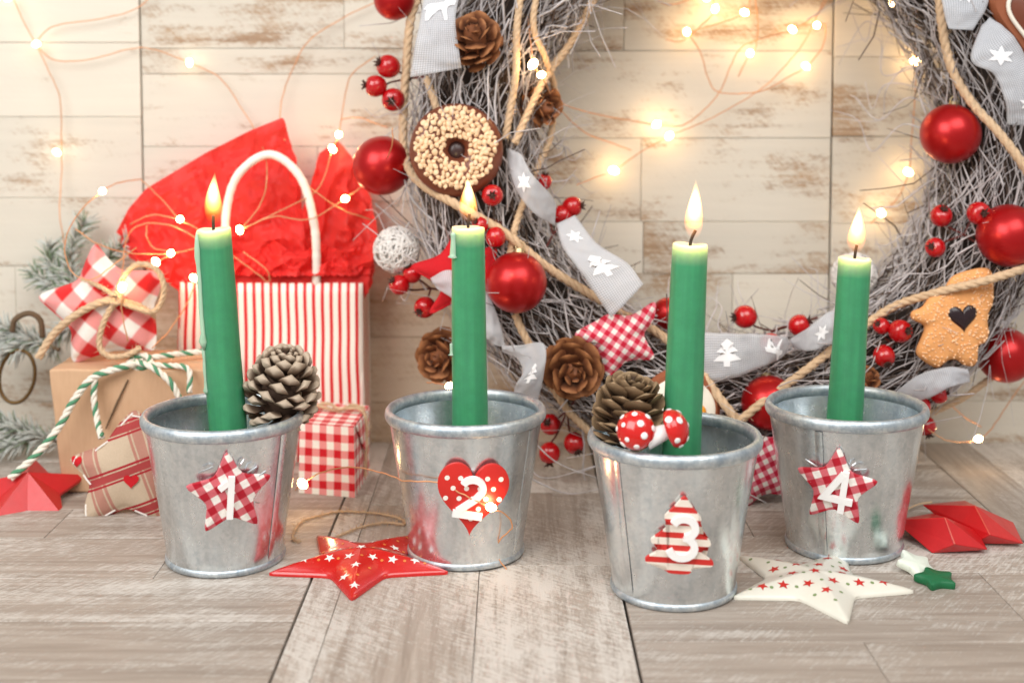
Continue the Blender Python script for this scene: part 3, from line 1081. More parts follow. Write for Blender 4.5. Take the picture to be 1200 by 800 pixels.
# ================================================================== ropes, cones, berries: shared builders
def helix_strands(path, r, pitch, n_strands, nside=6, fill=0.62):
    """one MB per strand, twisted round the path"""
    P = [Vector(p) for p in path]
    fr = frames(P)
    d = [0.0]
    for i in range(1, len(P)):
        d.append(d[-1] + (P[i] - P[i - 1]).length)
    out = []
    for s in range(n_strands):
        q = []
        for i in range(len(P)):
            a = 2 * PI * (d[i] / pitch + s / n_strands)
            _, u, w = fr[i]
            q.append(P[i] + (u * math.cos(a) + w * math.sin(a)) * (r * 0.5))
        out.append(MB().tube(q, r * fill, nside))
    return out

def resample(path, step):
    P = [Vector(p) for p in path]
    out = [P[0]]
    acc = 0.0
    for a, b in zip(P, P[1:]):
        L = (b - a).length
        if L < 1e-9:
            continue
        pos = step - acc
        while pos < L:
            out.append(a.lerp(b, pos / L))
            pos += step
        acc = L - (pos - step)
    out.append(P[-1])
    return out

def jute(path, r=0.17, fuzz=True, pitch=None):
    """single mesh of a two-ply jute cord with a few loose fibres"""
    pitch = pitch or r * 7.0
    P = resample(path, max(pitch / 7.0, 0.12))
    mb = MB()
    for s in helix_strands(P, r, pitch, 3, 6, 0.68):
        mb.add(s.v, s.f)
    if fuzz:
        for i in range(0, len(P) - 1):
            for _k in range(4):
                p = P[i]
                d = Vector((R(-1, 1), R(-1, 1), R(-1, 1))).normalized()
                q = p + d * r * 0.8
                e = q + (d + Vector((R(-1, 1), R(-1, 1), R(-1, 1)))) * R(0.08, 0.24)
                mb.tube([q, q.lerp(e, 0.5) + Vector((R(-.04, .04), R(-.04, .04), R(-.04, .04))), e], [0.016, 0.013, 0.008], 3)
    return mb

def twine2(name_parent, path, r=0.15):
    """green and white twisted cord: one white and one green ply"""
    P = resample(path, 0.13)
    return helix_strands(P, r, 1.3, 3, 7, 0.6)

# cone scale: unit length along +x, leaf-like with a thick tip
def scale_mesh(name, mat, w=0.9, tip=0.2, thin=0.05, point=0.0):
    mb = MB()
    st = [(0.0, 0.18, thin, 0), (0.35, 0.55, thin, 0.02), (0.7, 0.95, tip * 0.8, 0.06), (0.9, 0.8, tip, 0.12), (1.0 + point, 0.25, tip * 0.5, 0.14)]
    vs_, fs_ = [], []
    for x, ww, th, lift in st:
        hw = ww * w / 2
        vs_ += [(x, -hw, lift - 0.02), (x, 0, lift + th), (x, hw, lift - 0.02), (x, 0, lift - th * 0.8)]
    for i in range(len(st) - 1):
        for k in range(4):
            l = (k + 1) % 4
            fs_.append((i * 4 + k, i * 4 + l, (i + 1) * 4 + l, (i + 1) * 4 + k))
    fs_ += [(3, 2, 1, 0), tuple((len(st) - 1) * 4 + k for k in range(4))]
    mb.add(vs_, fs_)
    return mesh_of(name, mb, mat, 62)

SC_GREY = scale_mesh('scale', M['scale_grey'], 0.86, 0.2, 0.05)
SC_OLIVE = scale_mesh('scale', M['scale_olive'], 1.05, 0.08, 0.04)
SC_RED = scale_mesh('scale', M['scale_red'], 1.0, 0.08, 0.04)

def make_cone(label, loc, axis, length, radius, n, sc_mesh, core_mat, group, roll=0.0, seed=1, open_top=25, scale_len=None, low=-22, jit=6):
    rnd = random.Random(seed)
    q = Vector(axis).normalized().to_track_quat('Z', 'Y')
    t = root('pine_cone', label, 'pine cone', loc, q.to_euler(), group)
    prof = [(0, -0.02 * length), (radius * 0.3, 0.0), (radius * 0.5, 0.15 * length), (radius * 0.5, 0.45 * length), (radius * 0.25, 0.8 * length), (0, 0.93 * length)]
    obj('core', MB().lathe(prof, 14), core_mat, t)
    sl = scale_len or radius * 0.85
    for i in range(n):
        u = (i + 0.5) / n
        z = length * (0.03 + 0.87 * u)
        ang = i * 2.39996 + roll
        prof_r = math.sin(PI * min(1, (0.22 + 0.78 * u) ** 0.95)) ** 0.75
        rr = radius * max(0.22, prof_r)
        elev = math.radians(low + (open_top - low + 33) * u ** 1.2 + rnd.uniform(-jit, jit))
        L = min(sl, rr) * rnd.uniform(0.92, 1.08)
        r0 = max(0.0, rr - L * math.cos(elev))
        o = put('scale', sc_mesh, t, (math.cos(ang) * r0, math.sin(ang) * r0, z - L * 0.15),
                (rnd.uniform(-.03, .03) * jit, -elev, ang), (L, L * rnd.uniform(0.85, 1.1), L))
        o.scale = (L, L, L)
    return t

# ---- berries
def unit_berry():
    mb = MB().ball((0, 0, 0), 1.0, 16, 12, (1, 1, 1.06))
    v = []
    for x, y, z in mb.v:
        k = 1.0
        if z > 0.8:
            z = 0.8 + (z - 0.8) * 0.4
        v.append((x, y, z))
    mb.v = v
    return mesh_of('berry', mb, M['berry'], 180)
def unit_calyx():
    mb = MB()
    for i in range(6):
        a = i * PI / 3
        d = Vector((math.cos(a), math.sin(a), 0))
        mb.tube([d * 0.12 + Vector((0, 0, 0.82)), d * 0.24 + Vector((0, 0, 1.05)), d * (0.42 + 0.1 * (i % 2)) + Vector((0, 0, 1.22))], [0.13, 0.11, 0.03], 5)
    mb.ball((0, 0, 0.84), 0.24, 8, 6)
    return mesh_of('calyx', mb, M['calyx'], 60)
BERRY, CALYX = unit_berry(), unit_calyx()

def berry_sprig(label, berries, joint, tail=None, group='red berry sprigs on the wreath'):
    """berries: list of (point, radius, calyx direction); joint: where the stems meet"""
    j = Vector(joint)
    t = root('berry_sprig', label, 'berries', j, (0, 0, 0), group)
    for p, r, d in berries:
        p = Vector(p)
        q = Vector(d).normalized().to_track_quat('Z', 'Y').to_euler()
        b = put('berry', BERRY, t, p - j, q, (r, r, r))
        b.scale = (r, r, r)
        put('calyx', CALYX, b)
        mid = (p - j) * 0.55 + Vector((R(-.2, .2), 0.35, R(-.3, .1)))
        obj('stem', MB().tube(catmull([(0, 0, 0), mid, (p - j) - Vector(d).normalized() * r * 0.85], 5), [0.07] * 11, 5), M['stem'], t)
    if tail:
        pts = [(0, 0, 0)] + [Vector(q) - j for q in tail]
        obj('stem', MB().tube(catmull(pts, 5), 0.08, 5), M['stem'], t)
    return t

# ================================================================== wreath
WC = Vector((14.75, 0, 22.4))
WR, WT = 17.2, 4.2
def wplane(z):
    return 83.0 + (z - 5.5) * 0.085
def wpt(px, py, off=0.0):
    """point on the front of the wreath seen at a pixel; off > 0 is nearer the viewer"""
    Y = 80.0
    for _ in range(6):
        p = at(px, py, Y)
        rho = math.hypot(p.x - WC.x, p.z - WC.z)
        d2 = WT ** 2 - (rho - WR) ** 2
        Y = wplane(p.z) - (0.85 * math.sqrt(d2) if d2 > 0 else 0.0) - off
    return at(px, py, Y)

random.seed(101)
wreath = root('wreath', 'large frosted twig wreath leaning on the wall behind the buckets', 'wreath', (WC.x, wplane(5.5), 0.6))
W0 = Vector((WC.x, wplane(5.5), 0.6))
def ring_pt(a, dr, dy):
    rr = WR + dr
    z = WC.z + rr * math.sin(a)
    return Vector((WC.x + rr * math.cos(a), wplane(z) + dy, z)) - W0
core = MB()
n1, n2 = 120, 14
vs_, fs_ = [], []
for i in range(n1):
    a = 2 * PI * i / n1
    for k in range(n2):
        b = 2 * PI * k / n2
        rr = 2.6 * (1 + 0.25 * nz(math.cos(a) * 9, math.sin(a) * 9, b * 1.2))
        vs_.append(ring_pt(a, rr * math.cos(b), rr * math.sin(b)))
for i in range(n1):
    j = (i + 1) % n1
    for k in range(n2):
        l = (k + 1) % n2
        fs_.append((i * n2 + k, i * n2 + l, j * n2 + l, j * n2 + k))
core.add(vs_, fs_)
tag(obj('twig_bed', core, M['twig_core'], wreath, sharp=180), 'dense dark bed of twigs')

def twig_mesh(count, rlo, rhi, spread, seed, stray=0.1):
    rnd = random.Random(seed)
    mb = MB()
    for _ in range(count):
        a = rnd.uniform(0, 2 * PI)
        # only what can be seen: the part of the ring low enough
        if math.sin(a) > 0.93:
            continue
        b = rnd.uniform(0, 2 * PI)
        q = WT * rnd.uniform(0.5, 1.0) ** 0.5 * spread
        da = rnd.uniform(0.16, 0.6) * (1 if rnd.random() < 0.5 else -1)
        out = rnd.uniform(-0.9, 1.3)
        out2 = rnd.uniform(-1.0, 1.0)
        if rnd.random() < stray:
            out = rnd.uniform(1.0, 4.5)
            out2 = rnd.uniform(-2.0, 2.0)
        curl = rnd.uniform(-1.9, 1.9)
        path, rs = [], []
        r0 = rlo + (rhi - rlo) * rnd.random() ** 2
        N = 6
        p1, p2 = rnd.uniform(0, 9), rnd.uniform(0, 9)
        for i in range(N + 1):
            u = i / N
            qq = q + out * u * u * u + 0.25 * math.sin(p1 + u * 7)
            bb = b + curl * u * 0.6
            p = ring_pt(a + da * (u - 0.5), qq * math.cos(bb), qq * math.sin(bb) * 0.9 + out2 * 0.25 * u * u)
            p = p + Vector((0.2 * math.sin(p2 + u * 9), 0.2 * math.sin(p1 + u * 8), 0.2 * math.cos(p2 + u * 10)))
            if p.z < -0.45:
                p.z = -0.45 + rnd.uniform(0, 0.3)
            if p.y + W0.y > YW - 0.3:
                p.y = YW - 0.3 - W0.y
            path.append(p)
            rs.append(r0 * (1 - 0.55 * u))
        mb.tube(path, rs, 4, caps=False)
        if rnd.random() < 0.35:
            k = rnd.randint(2, 4)
            dd = (path[k + 1] - path[k]).normalized() + Vector((rnd.uniform(-.8, .8), rnd.uniform(-.6, .3), rnd.uniform(-.8, .8)))
            q1 = path[k] + dd * rnd.uniform(0.4, 0.9)
            q2 = q1 + (dd + Vector((rnd.uniform(-.5, .5), 0, rnd.uniform(-.5, .5)))) * rnd.uniform(0.3, 0.9)
            if min(q1.z, q2.z) > -0.5 and max(q1.y, q2.y) + W0.y < YW - 0.2:
                mb.tube([path[k], q1, q2], [rs[k] * 0.8, rs[k] * 0.6, rs[k] * 0.35], 4, caps=False)
    return mb
tag(obj('dark_twigs', twig_mesh(1500, 0.04, 0.09, 0.95, 5), M['twig_dark'], wreath, sharp=180), 'dark brown twigs', kind='stuff')
tag(obj('fine_frosted_twigs', twig_mesh(600, 0.018, 0.035, 1.1, 16, 0.35), M['twig_frost'], wreath, sharp=180), 'fine pale frosted twigs', kind='stuff')
tag(obj('frosted_twigs', twig_mesh(2300, 0.03, 0.1, 1.05, 6, 0.15), M['twig_frost'], wreath, sharp=180), 'pale frosted twigs', kind='stuff')
# thin curly side twigs reaching over the wall
def loose_twigs(paths, r0, mat):
    mb = MB()
    for p in paths:
        P = catmull([Vector(q) - W0 for q in p], 6)
        mb.tube(P, [r0 * (1 - 0.7 * i / len(P)) for i in range(len(P))], 5)
    return mb
rnd = random.Random(77)
lp = []
for (x, y) in ((1085, 40), (1090, 70), (1088, 95), (1092, 110), (1085, 20), (1090, 130), (1080, 150)):
    p = [at(x + 20, y + 12, 84)]
    for k in range(1, 5):
        p.append(at(x - k * rnd.uniform(18, 30), y + rnd.uniform(-16, 16) + k * rnd.uniform(-8, 12), 85 + k * 0.7))
    lp.append(p)
for (x, y) in ((640, 190), (645, 215), (650, 240), (640, 165), (655, 265), (650, 150), (660, 225), (645, 250), (640, 140)):
    p = [at(x - 14, y, 84)]
    aa = rnd.uniform(-0.8, 1.6)
    for k in range(1, 6):
        aa += rnd.uniform(-0.2, 1.0)
        p.append(at(x + k * 9 + 10 * math.cos(aa), y + 20 * math.sin(aa) + rnd.uniform(-8, 8), 85 + k * 0.6))
    lp.append(p)
for (x, y, sx) in ((490, 230, -1), (480, 260, -1), (500, 340, -1), (480, 120, -1), (770, 400, 0.3), (830, 400, 0.3), (880, 400, -0.2), (940, 400, 0.2), (980, 380, -0.6), (850, 395, -0.4)):
    p = [at(x, y, 83)]
    for k in range(1, 5):
        if abs(sx) == 1:
            p.append(at(x + sx * k * 13, y + rnd.uniform(-14, 20), 83 + k * 0.8))
        else:
            p.append(at(x + sx * k * 14 + rnd.uniform(-8, 8), y - k * rnd.uniform(12, 22), 83 + k * 0.8))
    lp.append(p)
for p in ([(655, 480), (672, 460), (690, 440)], [(610, 500), (650, 540), (700, 560)], [(620, 560), (665, 578), (705, 572)], [(600, 480), (618, 540), (640, 560), (700, 545)], [(895, 560), (910, 575), (900, 590)]):
    lp.append([at(a, b, 79.5) for a, b in p])
tag(obj('loose_twigs', loose_twigs(lp, 0.06, M['twig_frost']), M['twig_frost'], wreath, sharp=180), 'thin curling frosted side twigs', kind='stuff')

# ---- baubles
def bauble(label, px, py, rpx, off=None, cap_dir=(0.1, 0.2, 1), mat='bauble'):
    p0 = wpt(px, py)
    r = rpx / FPX * (p0.y - 1)
    o = r * 0.35 if off is None else off
    c = wpt(px, py, o)
    q = Vector(cap_dir).normalized().to_track_quat('Z', 'Y').to_euler()
    t = root('bauble', label, 'bauble', c, q, 'matt red baubles on the wreath')
    obj('ball', MB().ball((0, 0, 0), r, 40, 24), M[mat], t, sharp=180)
    cp = obj('cap', MB().lathe([(0, r * 1.12), (r * 0.17, r * 1.1), (r * 0.19, r * 0.96), (r * 0.19, r * 0.9)], 20), M['cap_silver'], t)
    ring = [(0.28 * r * 0.5 * math.cos(k * PI / 6), 0, r * 1.2 + 0.14 * r * math.sin(k * PI / 6)) for k in range(12)]
    obj('loop', MB().tube(ring, 0.035, 5, closed=True), M['cap_silver'], cp)
    return t
bauble('round matt red bauble beside the nut-covered ring cookie', 448, 194, 35, 0.5, (0.5, 0.6, 0.6))
bauble('large matt red bauble against candle number 2', 605, 331, 36, 1.6, (0.1, 0.3, 1))
bauble('matt red bauble under the jute rope, on the bare twig side', 1114, 157, 35, 1.2, (0.2, 0.3, 1))
bauble('matt red bauble touching two berries above the orange cookie', 1182, 276, 37, 1.0, (-0.6, 0.6, 0.6))
bauble('matt red bauble hanging below the orange cookie', 1178, 416, 33, 0.4, (0.4, 0.5, 0.8))
bauble('matt red bauble half hidden between bucket number 4 and the rope', 901, 472, 33, 0.2, (0, 0.5, 0.8))
bauble('small red bauble at the edge of the gauze ribbon end', 462, 0, 24, 0.5, (0.4, 0.5, 0.8))
bauble('small red bauble peeping out behind candle number 3', 783, 368, 20, 0.3, (0.3, 0.6, 0.6))

# ---- silvery thread balls
def thread_ball(label, px, py, rpx, off):
    rnd = random.Random(px)
    c = wpt(px, py, off)
    r = rpx / FPX * c.y
    t = root('thread_ball', label, 'ornament ball', c, (0, 0, 0), 'white thread balls on the wreath')
    mb = MB()
    for _ in range(90):
        n = Vector((rnd.gauss(0, 1), rnd.gauss(0, 1), rnd.gauss(0, 1))).normalized()
        u = n.orthogonal().normalized()
        w = n.cross(u)
        a0, a1 = rnd.uniform(0, 6), rnd.uniform(1.5, 4.5)
        off_ = rnd.uniform(-0.5, 0.5)
        pts = []
        for i in range(15):
            a = a0 + a1 * i / 14
            d = (u * math.cos(a) + w * math.sin(a) + n * off_ + n * 0.1 * math.sin(a * 5)).normalized()
            pts.append(d * r * rnd.uniform(0.96, 1.02))
        mb.tube(pts, r * 0.045, 4)
    tag(obj('thread', mb, M['snow_ball'], t, sharp=180), kind='stuff')
    obj('core', MB().ball((0, 0, 0), r * 0.86, 20, 12), M['snow_ball'], t, sharp=180)
    return t
thread_ball('white open thread ball beside the red tissue paper', 465, 293, 27, 0.6)
thread_ball('white thread ball half hidden behind candle number 4', 1001, 322, 26, 0.4)

# ---- cones on the wreath
GW = 'brown cones on the wreath'
def wcone(label, px, py, off, axis, L, Rr, n, seed):
    c = wpt(px, py, off)
    ax = Vector(axis).normalized()
    make_cone(label, c - ax * L * 0.45, axis, L, Rr, n, SC_RED, M['cone_red'], GW, seed=seed, open_top=20, scale_len=Rr * 0.75, low=-5, jit=12)
wcone('red-brown rosette cone beside the hanging ribbon end', 556, 46, 0.9, (-0.1, -0.75, 0.5), 3.0, 1.85, 36, 3)
wcone('red-brown cone tucked behind the crossing ropes', 632, 124, 0.2, (0.5, -0.6, -0.2), 3.0, 1.6, 32, 4)
wcone('round brown cone under the small gingham star', 672, 432, 1.2, (0.05, -0.95, -0.05), 3.0, 2.0, 38, 5)
wcone('brown rosette cone against the side of candle number 2', 517, 417, 0.6, (-0.3, -0.85, 0.0), 2.8, 1.85, 34, 6)
wcone('small brown cone behind bucket number 4', 1014, 446, 0.2, (0.1, -0.6, 0.5), 2.4, 1.0, 30, 7)

# ---- ring cookie with chopped nuts
c = wpt(535, 176, 0.9)
donut = root('ring_cookie', 'chocolate ring cookie covered with chopped nuts', 'cookie', c, rad(-8, 6, 6))
vs_, fs_ = [], []
RA, RB = 1.72, 1.22
for i in range(64):
    a = 2 * PI * i / 64
    for k in range(24):
        b = 2 * PI * k / 24
        rr = RA + RB * math.cos(b)
        vs_.append((rr * math.cos(a), 0.62 * RB * math.sin(b) * -1, rr * math.sin(a)))
for i in range(64):
    j = (i + 1) % 64
    for k in range(24):
        l = (k + 1) % 24
        fs_.append((i * 24 + k, j * 24 + k, j * 24 + l, i * 24 + l))
obj('chocolate_ring', MB().add(vs_, fs_), M['choc'], donut, sharp=180)
obj('centre_button', MB().ball((0, 0.05, 0), 0.62, 16, 10, (1, 0.5, 1)), M['choc_dark'], donut, sharp=180)
nuts = MB()
rnd = random.Random(9)
spots = []
tries = 0
while len(spots) < 230 and tries < 9000:
    tries += 1
    a, b = rnd.uniform(0, 2 * PI), rnd.uniform(math.radians(2), math.radians(168))
    rr = RA + RB * math.cos(b)
    p = Vector((rr * math.cos(a), -0.62 * RB * math.sin(b), rr * math.sin(a)))
    if math.hypot(p.x + 0.12, p.z - 0.1) > 2.5 or math.hypot(p.x, p.z) < 0.85:
        continue
    if all((p - q).length > 0.25 for q in spots):
        spots.append(p)
        m = MB().ball((0, 0, 0), rnd.uniform(0.19, 0.25), 6, 4, (1, rnd.uniform(.6, .8), rnd.uniform(.65, 1)))
        m.v = [(x + rnd.uniform(-.03, .03), y + rnd.uniform(-.03, .03), z + rnd.uniform(-.03, .03)) for x, y, z in m.v]
        m.xf(Matrix.Translation(p + Vector((0, -0.06, 0))) @ Euler((rnd.uniform(0, 3), rnd.uniform(0, 3), rnd.uniform(0, 3))).to_matrix().to_4x4())
        nuts.add(m.v, m.f)
tag(obj('chopped_nuts', nuts, M['nut'], donut, sharp=50), 'pale chopped nuts', kind='stuff')

# ---- outline given in photograph pixels -> local (x,z) outline around a centre
def px_outline(pts, cx, cy, Y, sub=4, smooth=2):
    c = at(cx, cy, Y)
    P = []
    for x, y in pts:
        q = at(x, y, Y)
        P.append((q.x - c.x, q.z - c.z))
    return densify(P, sub, smooth)

def dome(T, k=0.5, steps=8, edge=0.0):
    """pillow profile from the centre to the rim"""
    return [(s, -(edge + T * (1 - (s ** 2.2)) ** k)) for s in [i / steps for i in range(steps + 1)]]

# ---- sugared tree cookie
crop = [(290, 255), (390, 232), (415, 245), (415, 340), (390, 375), (398, 430), (385, 455), (360, 460), (362, 500), (350, 522), (320, 520), (300, 500), (270, 500), (240, 530), (200, 505), (172, 480), (200, 430), (210, 400), (165, 385), (165, 360), (205, 350), (225, 305), (270, 300)]
c = wpt(1118, 372, 1.0)
out = px_outline([(1000 + x / 2.5, 220 + y / 2.5) for x, y in crop], 1118, 372, c.y, 4, 3)
cookie = root('tree_cookie', 'sugared orange tree-shaped cookie with dark jam heart', 'cookie', c, rad(-4, 0, 4))
cf = [(0, -0.55), (0.5, -0.53), (0.8, -0.48), (0.93, -0.36), (1.0, -0.12)]
cb = [(0, 0.4), (0.9, 0.38), (1.0, 0.1)]
obj('biscuit', MB().puff(out, cf, cb), M['cookie'], cookie, sharp=60)
jm = MB().puff(heart_outline(1.95, 32), [(0, -0.2), (0.6, -0.17), (0.9, -0.08), (1, 0)], [(0, 0.05), (1, 0.05)])
obj('jam_heart', jm, M['jam'], cookie, (0.35, -0.52, -0.05), rad(0, -5, 0))
sg = MB()
rnd = random.Random(4)
for _ in range(700):
    x, z = rnd.uniform(-2.9, 2.9), rnd.uniform(-3.2, 3.2)
    s = math.hypot(x, z) / radius_at(out, x, z)
    if s < 0.98 and math.hypot(x - 0.35, z + 0.1) > 0.75:
        y = prof_y(cf, s)
        r = rnd.uniform(0.03, 0.065)
        m = MB().cbox(r * 2, r * 2, r * 2, r * 0.4)
        m.xf(Matrix.Translation((x, y - r * 0.4, z)) @ Euler((rnd.uniform(0, 3), rnd.uniform(0, 3), 0)).to_matrix().to_4x4())
        sg.add(m.v, m.f)
tag(obj('sugar_grains', sg, M['sugar'], cookie, sharp=None), kind='stuff')

# ---- chocolate heart with white icing (cut by the picture's edge)
c = wpt(1212, 26, 1.1)
hh = root('iced_heart', 'chocolate gingerbread heart edged with white icing', 'cookie', c, rad(0, 10, 0))
ho2 = heart_outline(6.6)
obj('biscuit', MB().puff(ho2, [(0, -0.5), (0.9, -0.45), (1, -0.15)], [(0, 0.3), (1, 0.15)]), M['ginger'], hh)
obj('glaze', MB().puff([(x * 0.62, z * 0.62) for x, z in ho2], [(0, -0.58), (0.9, -0.57), (1, -0.48)], [(0, -0.4), (1, -0.4)]), M['choc'], hh)
obj('icing_line', MB().tube([(x * 0.64, -0.58, z * 0.64) for x, z in ho2], 0.14, 8, closed=True), M['icing'], hh, sharp=180)

# ---- iced round gingerbread behind candle 3
c = wpt(797, 476, 0.9)
gb = root('iced_gingerbread', 'round gingerbread with white and orange icing behind candle number 3', 'cookie', c, rad(-6, 0, 0))
co = [(2.5 * math.cos(i * PI / 20), 2.4 * math.sin(i * PI / 20)) for i in range(40)]
obj('biscuit', MB().puff(co, [(0, -0.4), (0.9, -0.38), (1, -0.1)], [(0, 0.3), (1, 0.1)]), M['ginger'], gb)
obj('icing', MB().puff([(x * 0.86, z * 0.82 - 0.12) for x, z in co], [(0, -0.5), (0.92, -0.48), (1, -0.38)], [(0, -0.3), (1, -0.3)]), M['icing'], gb)
obj('icing_dot', MB().ball((1.15, -0.48, -0.25), 0.42, 14, 8, (1, 0.4, 1)), M['orange_icing'], gb, sharp=180)

# ---- fabric stars on the wreath
def pillow(out, T, seed=0, steps=9, lump=0.05):
    mb = MB().puff(out, dome(T, 0.55, steps), [(s, -y) for s, y in dome(T * 0.8, 0.55, steps)])
    mb.v = [(x + lump * 0.5 * nz(x * 0.9 + seed, z * 0.9), y * (1 + lump * 2.5 * nz(x * 0.8 + seed, z * 0.8, 3)), z + lump * 0.5 * nz(x * 0.9, z * 0.9 + seed, 7)) for x, y, z in mb.v]
    return mb
def stitched_star(name, label, loc, rot, out, T, mat, cat='star', group=None, seam=True):
    t = root(name, label, cat, loc, rot, group)
    obj('padding', pillow(out, T, loc[0]), M[mat], t, sharp=180)
    if seam:
        obj('seam', MB().tube([(x * 0.995, 0, z * 0.995) for x, z in out], 0.05, 5, closed=True), M[mat], t, sharp=180)
    return t
c = wpt(726, 394, 1.4)
so = px_outline([(770, 352), (767, 375), (752, 392), (770, 422), (735, 420), (711, 444), (704, 412), (669, 391), (700, 376), (712, 368), (740, 372)], 726, 394, c.y, 5, 2)
stitched_star('gingham_star', 'small-checked red gingham star cushion on the wreath', c, rad(-4, 0, 3), so, 0.75, 'gingham_small', group='fabric stars')
M['gingham_low'] = gingham('gingham_low_star', 0.62, rot=math.radians(25), red=lin(188, 28, 58), midc=lin(216, 116, 132))
c = at(884, 545, 78.3)
so = star_outline(3.4, 0.5, 5, 2, rot=math.radians(18))
stitched_star('gingham_star', 'small-checked gingham star hanging low between two buckets', c, rad(-6, 0, 0), so, 0.7, 'gingham_low', group='fabric stars')
c = wpt(537, 318, 0.9)
so = px_outline([(538, 262), (549, 300), (585, 285), (575, 322), (588, 350), (548, 345), (498, 372), (522, 336), (475, 312), (518, 300)], 537, 318, c.y, 5, 2)
stitched_star('felt_star', 'plain red felt star behind candle number 2', c, rad(-4, 0, 0), so, 0.45, 'red_felt', group='fabric stars')

# ---- berry sprigs
def bsp(label, items, joint, tail=None, off=0.6):
    L = []
    for px, py, rpx, d in items:
        p = wpt(px, py, off)
        L.append((p, rpx / FPX * p.y, d))
    j = wpt(joint[0], joint[1], 0.1)
    tl = [wpt(a, b, 0.0) for a, b in tail] if tail else None
    berry_sprig(label, L, j, tl)
random.seed(55)
bsp('three berries at the wreath edge over the round bauble', [(455, 78, 14, (-0.7, -0.5, 0.3)), (440, 101, 13, (-1, -0.3, 0.1)), (461, 117, 14, (-0.1, -1, -0.1))], (482, 92), [(500, 90)])
bsp('two berries between the ring cookie and candle flame', [(577, 229, 13, (0, -1, 0.1)), (581, 278, 12, (0.1, 0.2, -1)), (563, 263, 10, (-0.4, -0.5, 0.3))], (572, 256), [(590, 262)], 1.4)
bsp('two berries on the gauze ribbon beside the open wall', [(637, 213, 10, (0.2, -0.3, 1)), (659, 252, 12, (0.2, -0.7, -0.7)), (671, 242, 12, (0.9, -0.3, 0.1))], (648, 275), [(640, 290)], 0.9)
bsp('three berries low on the wreath under the thread ball', [(468, 334, 12, (-0.6, -0.5, 0.5)), (483, 321, 11, (-0.4, -0.3, 0.8)), (498, 360, 13, (-0.5, -0.9, -0.3))], (505, 338), [(520, 340)], 1.3)
bsp('three berries on a stem over the tree-printed ribbon', [(873, 371, 14, (-1, -0.3, 0)), (904, 404, 14, (0.2, -0.9, -0.4)), (937, 381, 13, (0.9, -0.3, 0.5))], (905, 388), [(958, 372)], 1.0)
bsp('three berries between candle number 4 and the orange cookie', [(1033, 382, 10, (-0.6, -0.6, 0.4)), (1055, 388, 14, (0.4, -0.9, 0.2)), (1036, 417, 13, (0.1, -0.8, -0.6))], (1045, 403), [(1030, 405)], 0.9)
bsp('three berries above the orange cookie beside a bauble', [(1103, 253, 13, (0, -0.7, 0.7)), (1147, 250, 14, (0.1, -1, 0.1)), (1096, 290, 12, (-0.6, -0.7, 0.2))], (1130, 275), [(1145, 285)], 0.9)
bsp('three berries hanging beside bucket number 2', [(645, 497, 13, (-0.3, -0.8, 0.4)), (673, 519, 13, (0.3, -0.7, -0.6)), (644, 531, 13, (0, -0.2, -1))], (665, 480), [(680, 462)], 1.0)
bsp('three berries behind the rim of bucket number 4', [(1101, 463, 10, (0.9, -0.4, 0.3)), (1079, 476, 12, (-0.5, -0.7, 0.3)), (1085, 499, 12, (0.2, -0.5, -0.9))], (1085, 472), [(1070, 465)], 1.2)

# ---- gauze ribbons
def rib_surface(pairs, sub=10, across=10, bow=0.12, seed=0):
    Ls = catmull([at(*a) for a, b in pairs], sub)
    Rs = catmull([at(*b) for a, b in pairs], sub)
    rows_ = []
    d = 0.0
    for i, (a, b) in enumerate(zip(Ls, Rs)):
        if i:
            d += ((a + b) / 2 - (Ls[i - 1] + Rs[i - 1]) / 2).length
        row = []
        for k in range(across + 1):
            s = k / across
            p = a.lerp(b, s)
            p.y -= bow * math.sin(PI * s) + 0.22 * nz(d * 0.7 + seed, s * 1.5, seed) + 0.12 * nz(d * 1.7, s * 3 + seed)
            row.append((p, d, (s - 0.5) * (a - b).length, (s - 0.5) * 2))
        rows_.append(row)
    return rows_

def motif(kind):
    if kind == 'tree':
        return [(-0.75, 0), (-0.52, 0.28), (-0.5, 0.14), (-0.2, 0.44), (-0.18, 0.2), (0.18, 0.58), (0.2, 0.12), (0.42, 0.12),
                (0.42, -0.12), (0.2, -0.12), (0.18, -0.58), (-0.18, -0.2), (-0.2, -0.44), (-0.5, -0.14), (-0.52, -0.28)]
    if kind == 'flake':
        out_ = []
        for i in range(24):
            r = 0.62 if i % 4 == 0 else (0.3 if i % 4 == 2 else 0.42)
            out_.append((r * math.cos(i * PI / 12), r * math.sin(i * PI / 12)))
        return out_
    return [(-0.6, -0.1), (-0.45, 0.12), (-0.1, 0.16), (0.15, 0.2), (0.3, 0.52), (0.45, 0.56), (0.38, 0.3), (0.6, 0.22), (0.56, 0.05), (0.36, 0.08),
            (0.28, -0.12), (0.36, -0.55), (0.24, -0.55), (0.14, -0.16), (-0.3, -0.14), (-0.38, -0.55), (-0.5, -0.55), (-0.48, -0.1)]

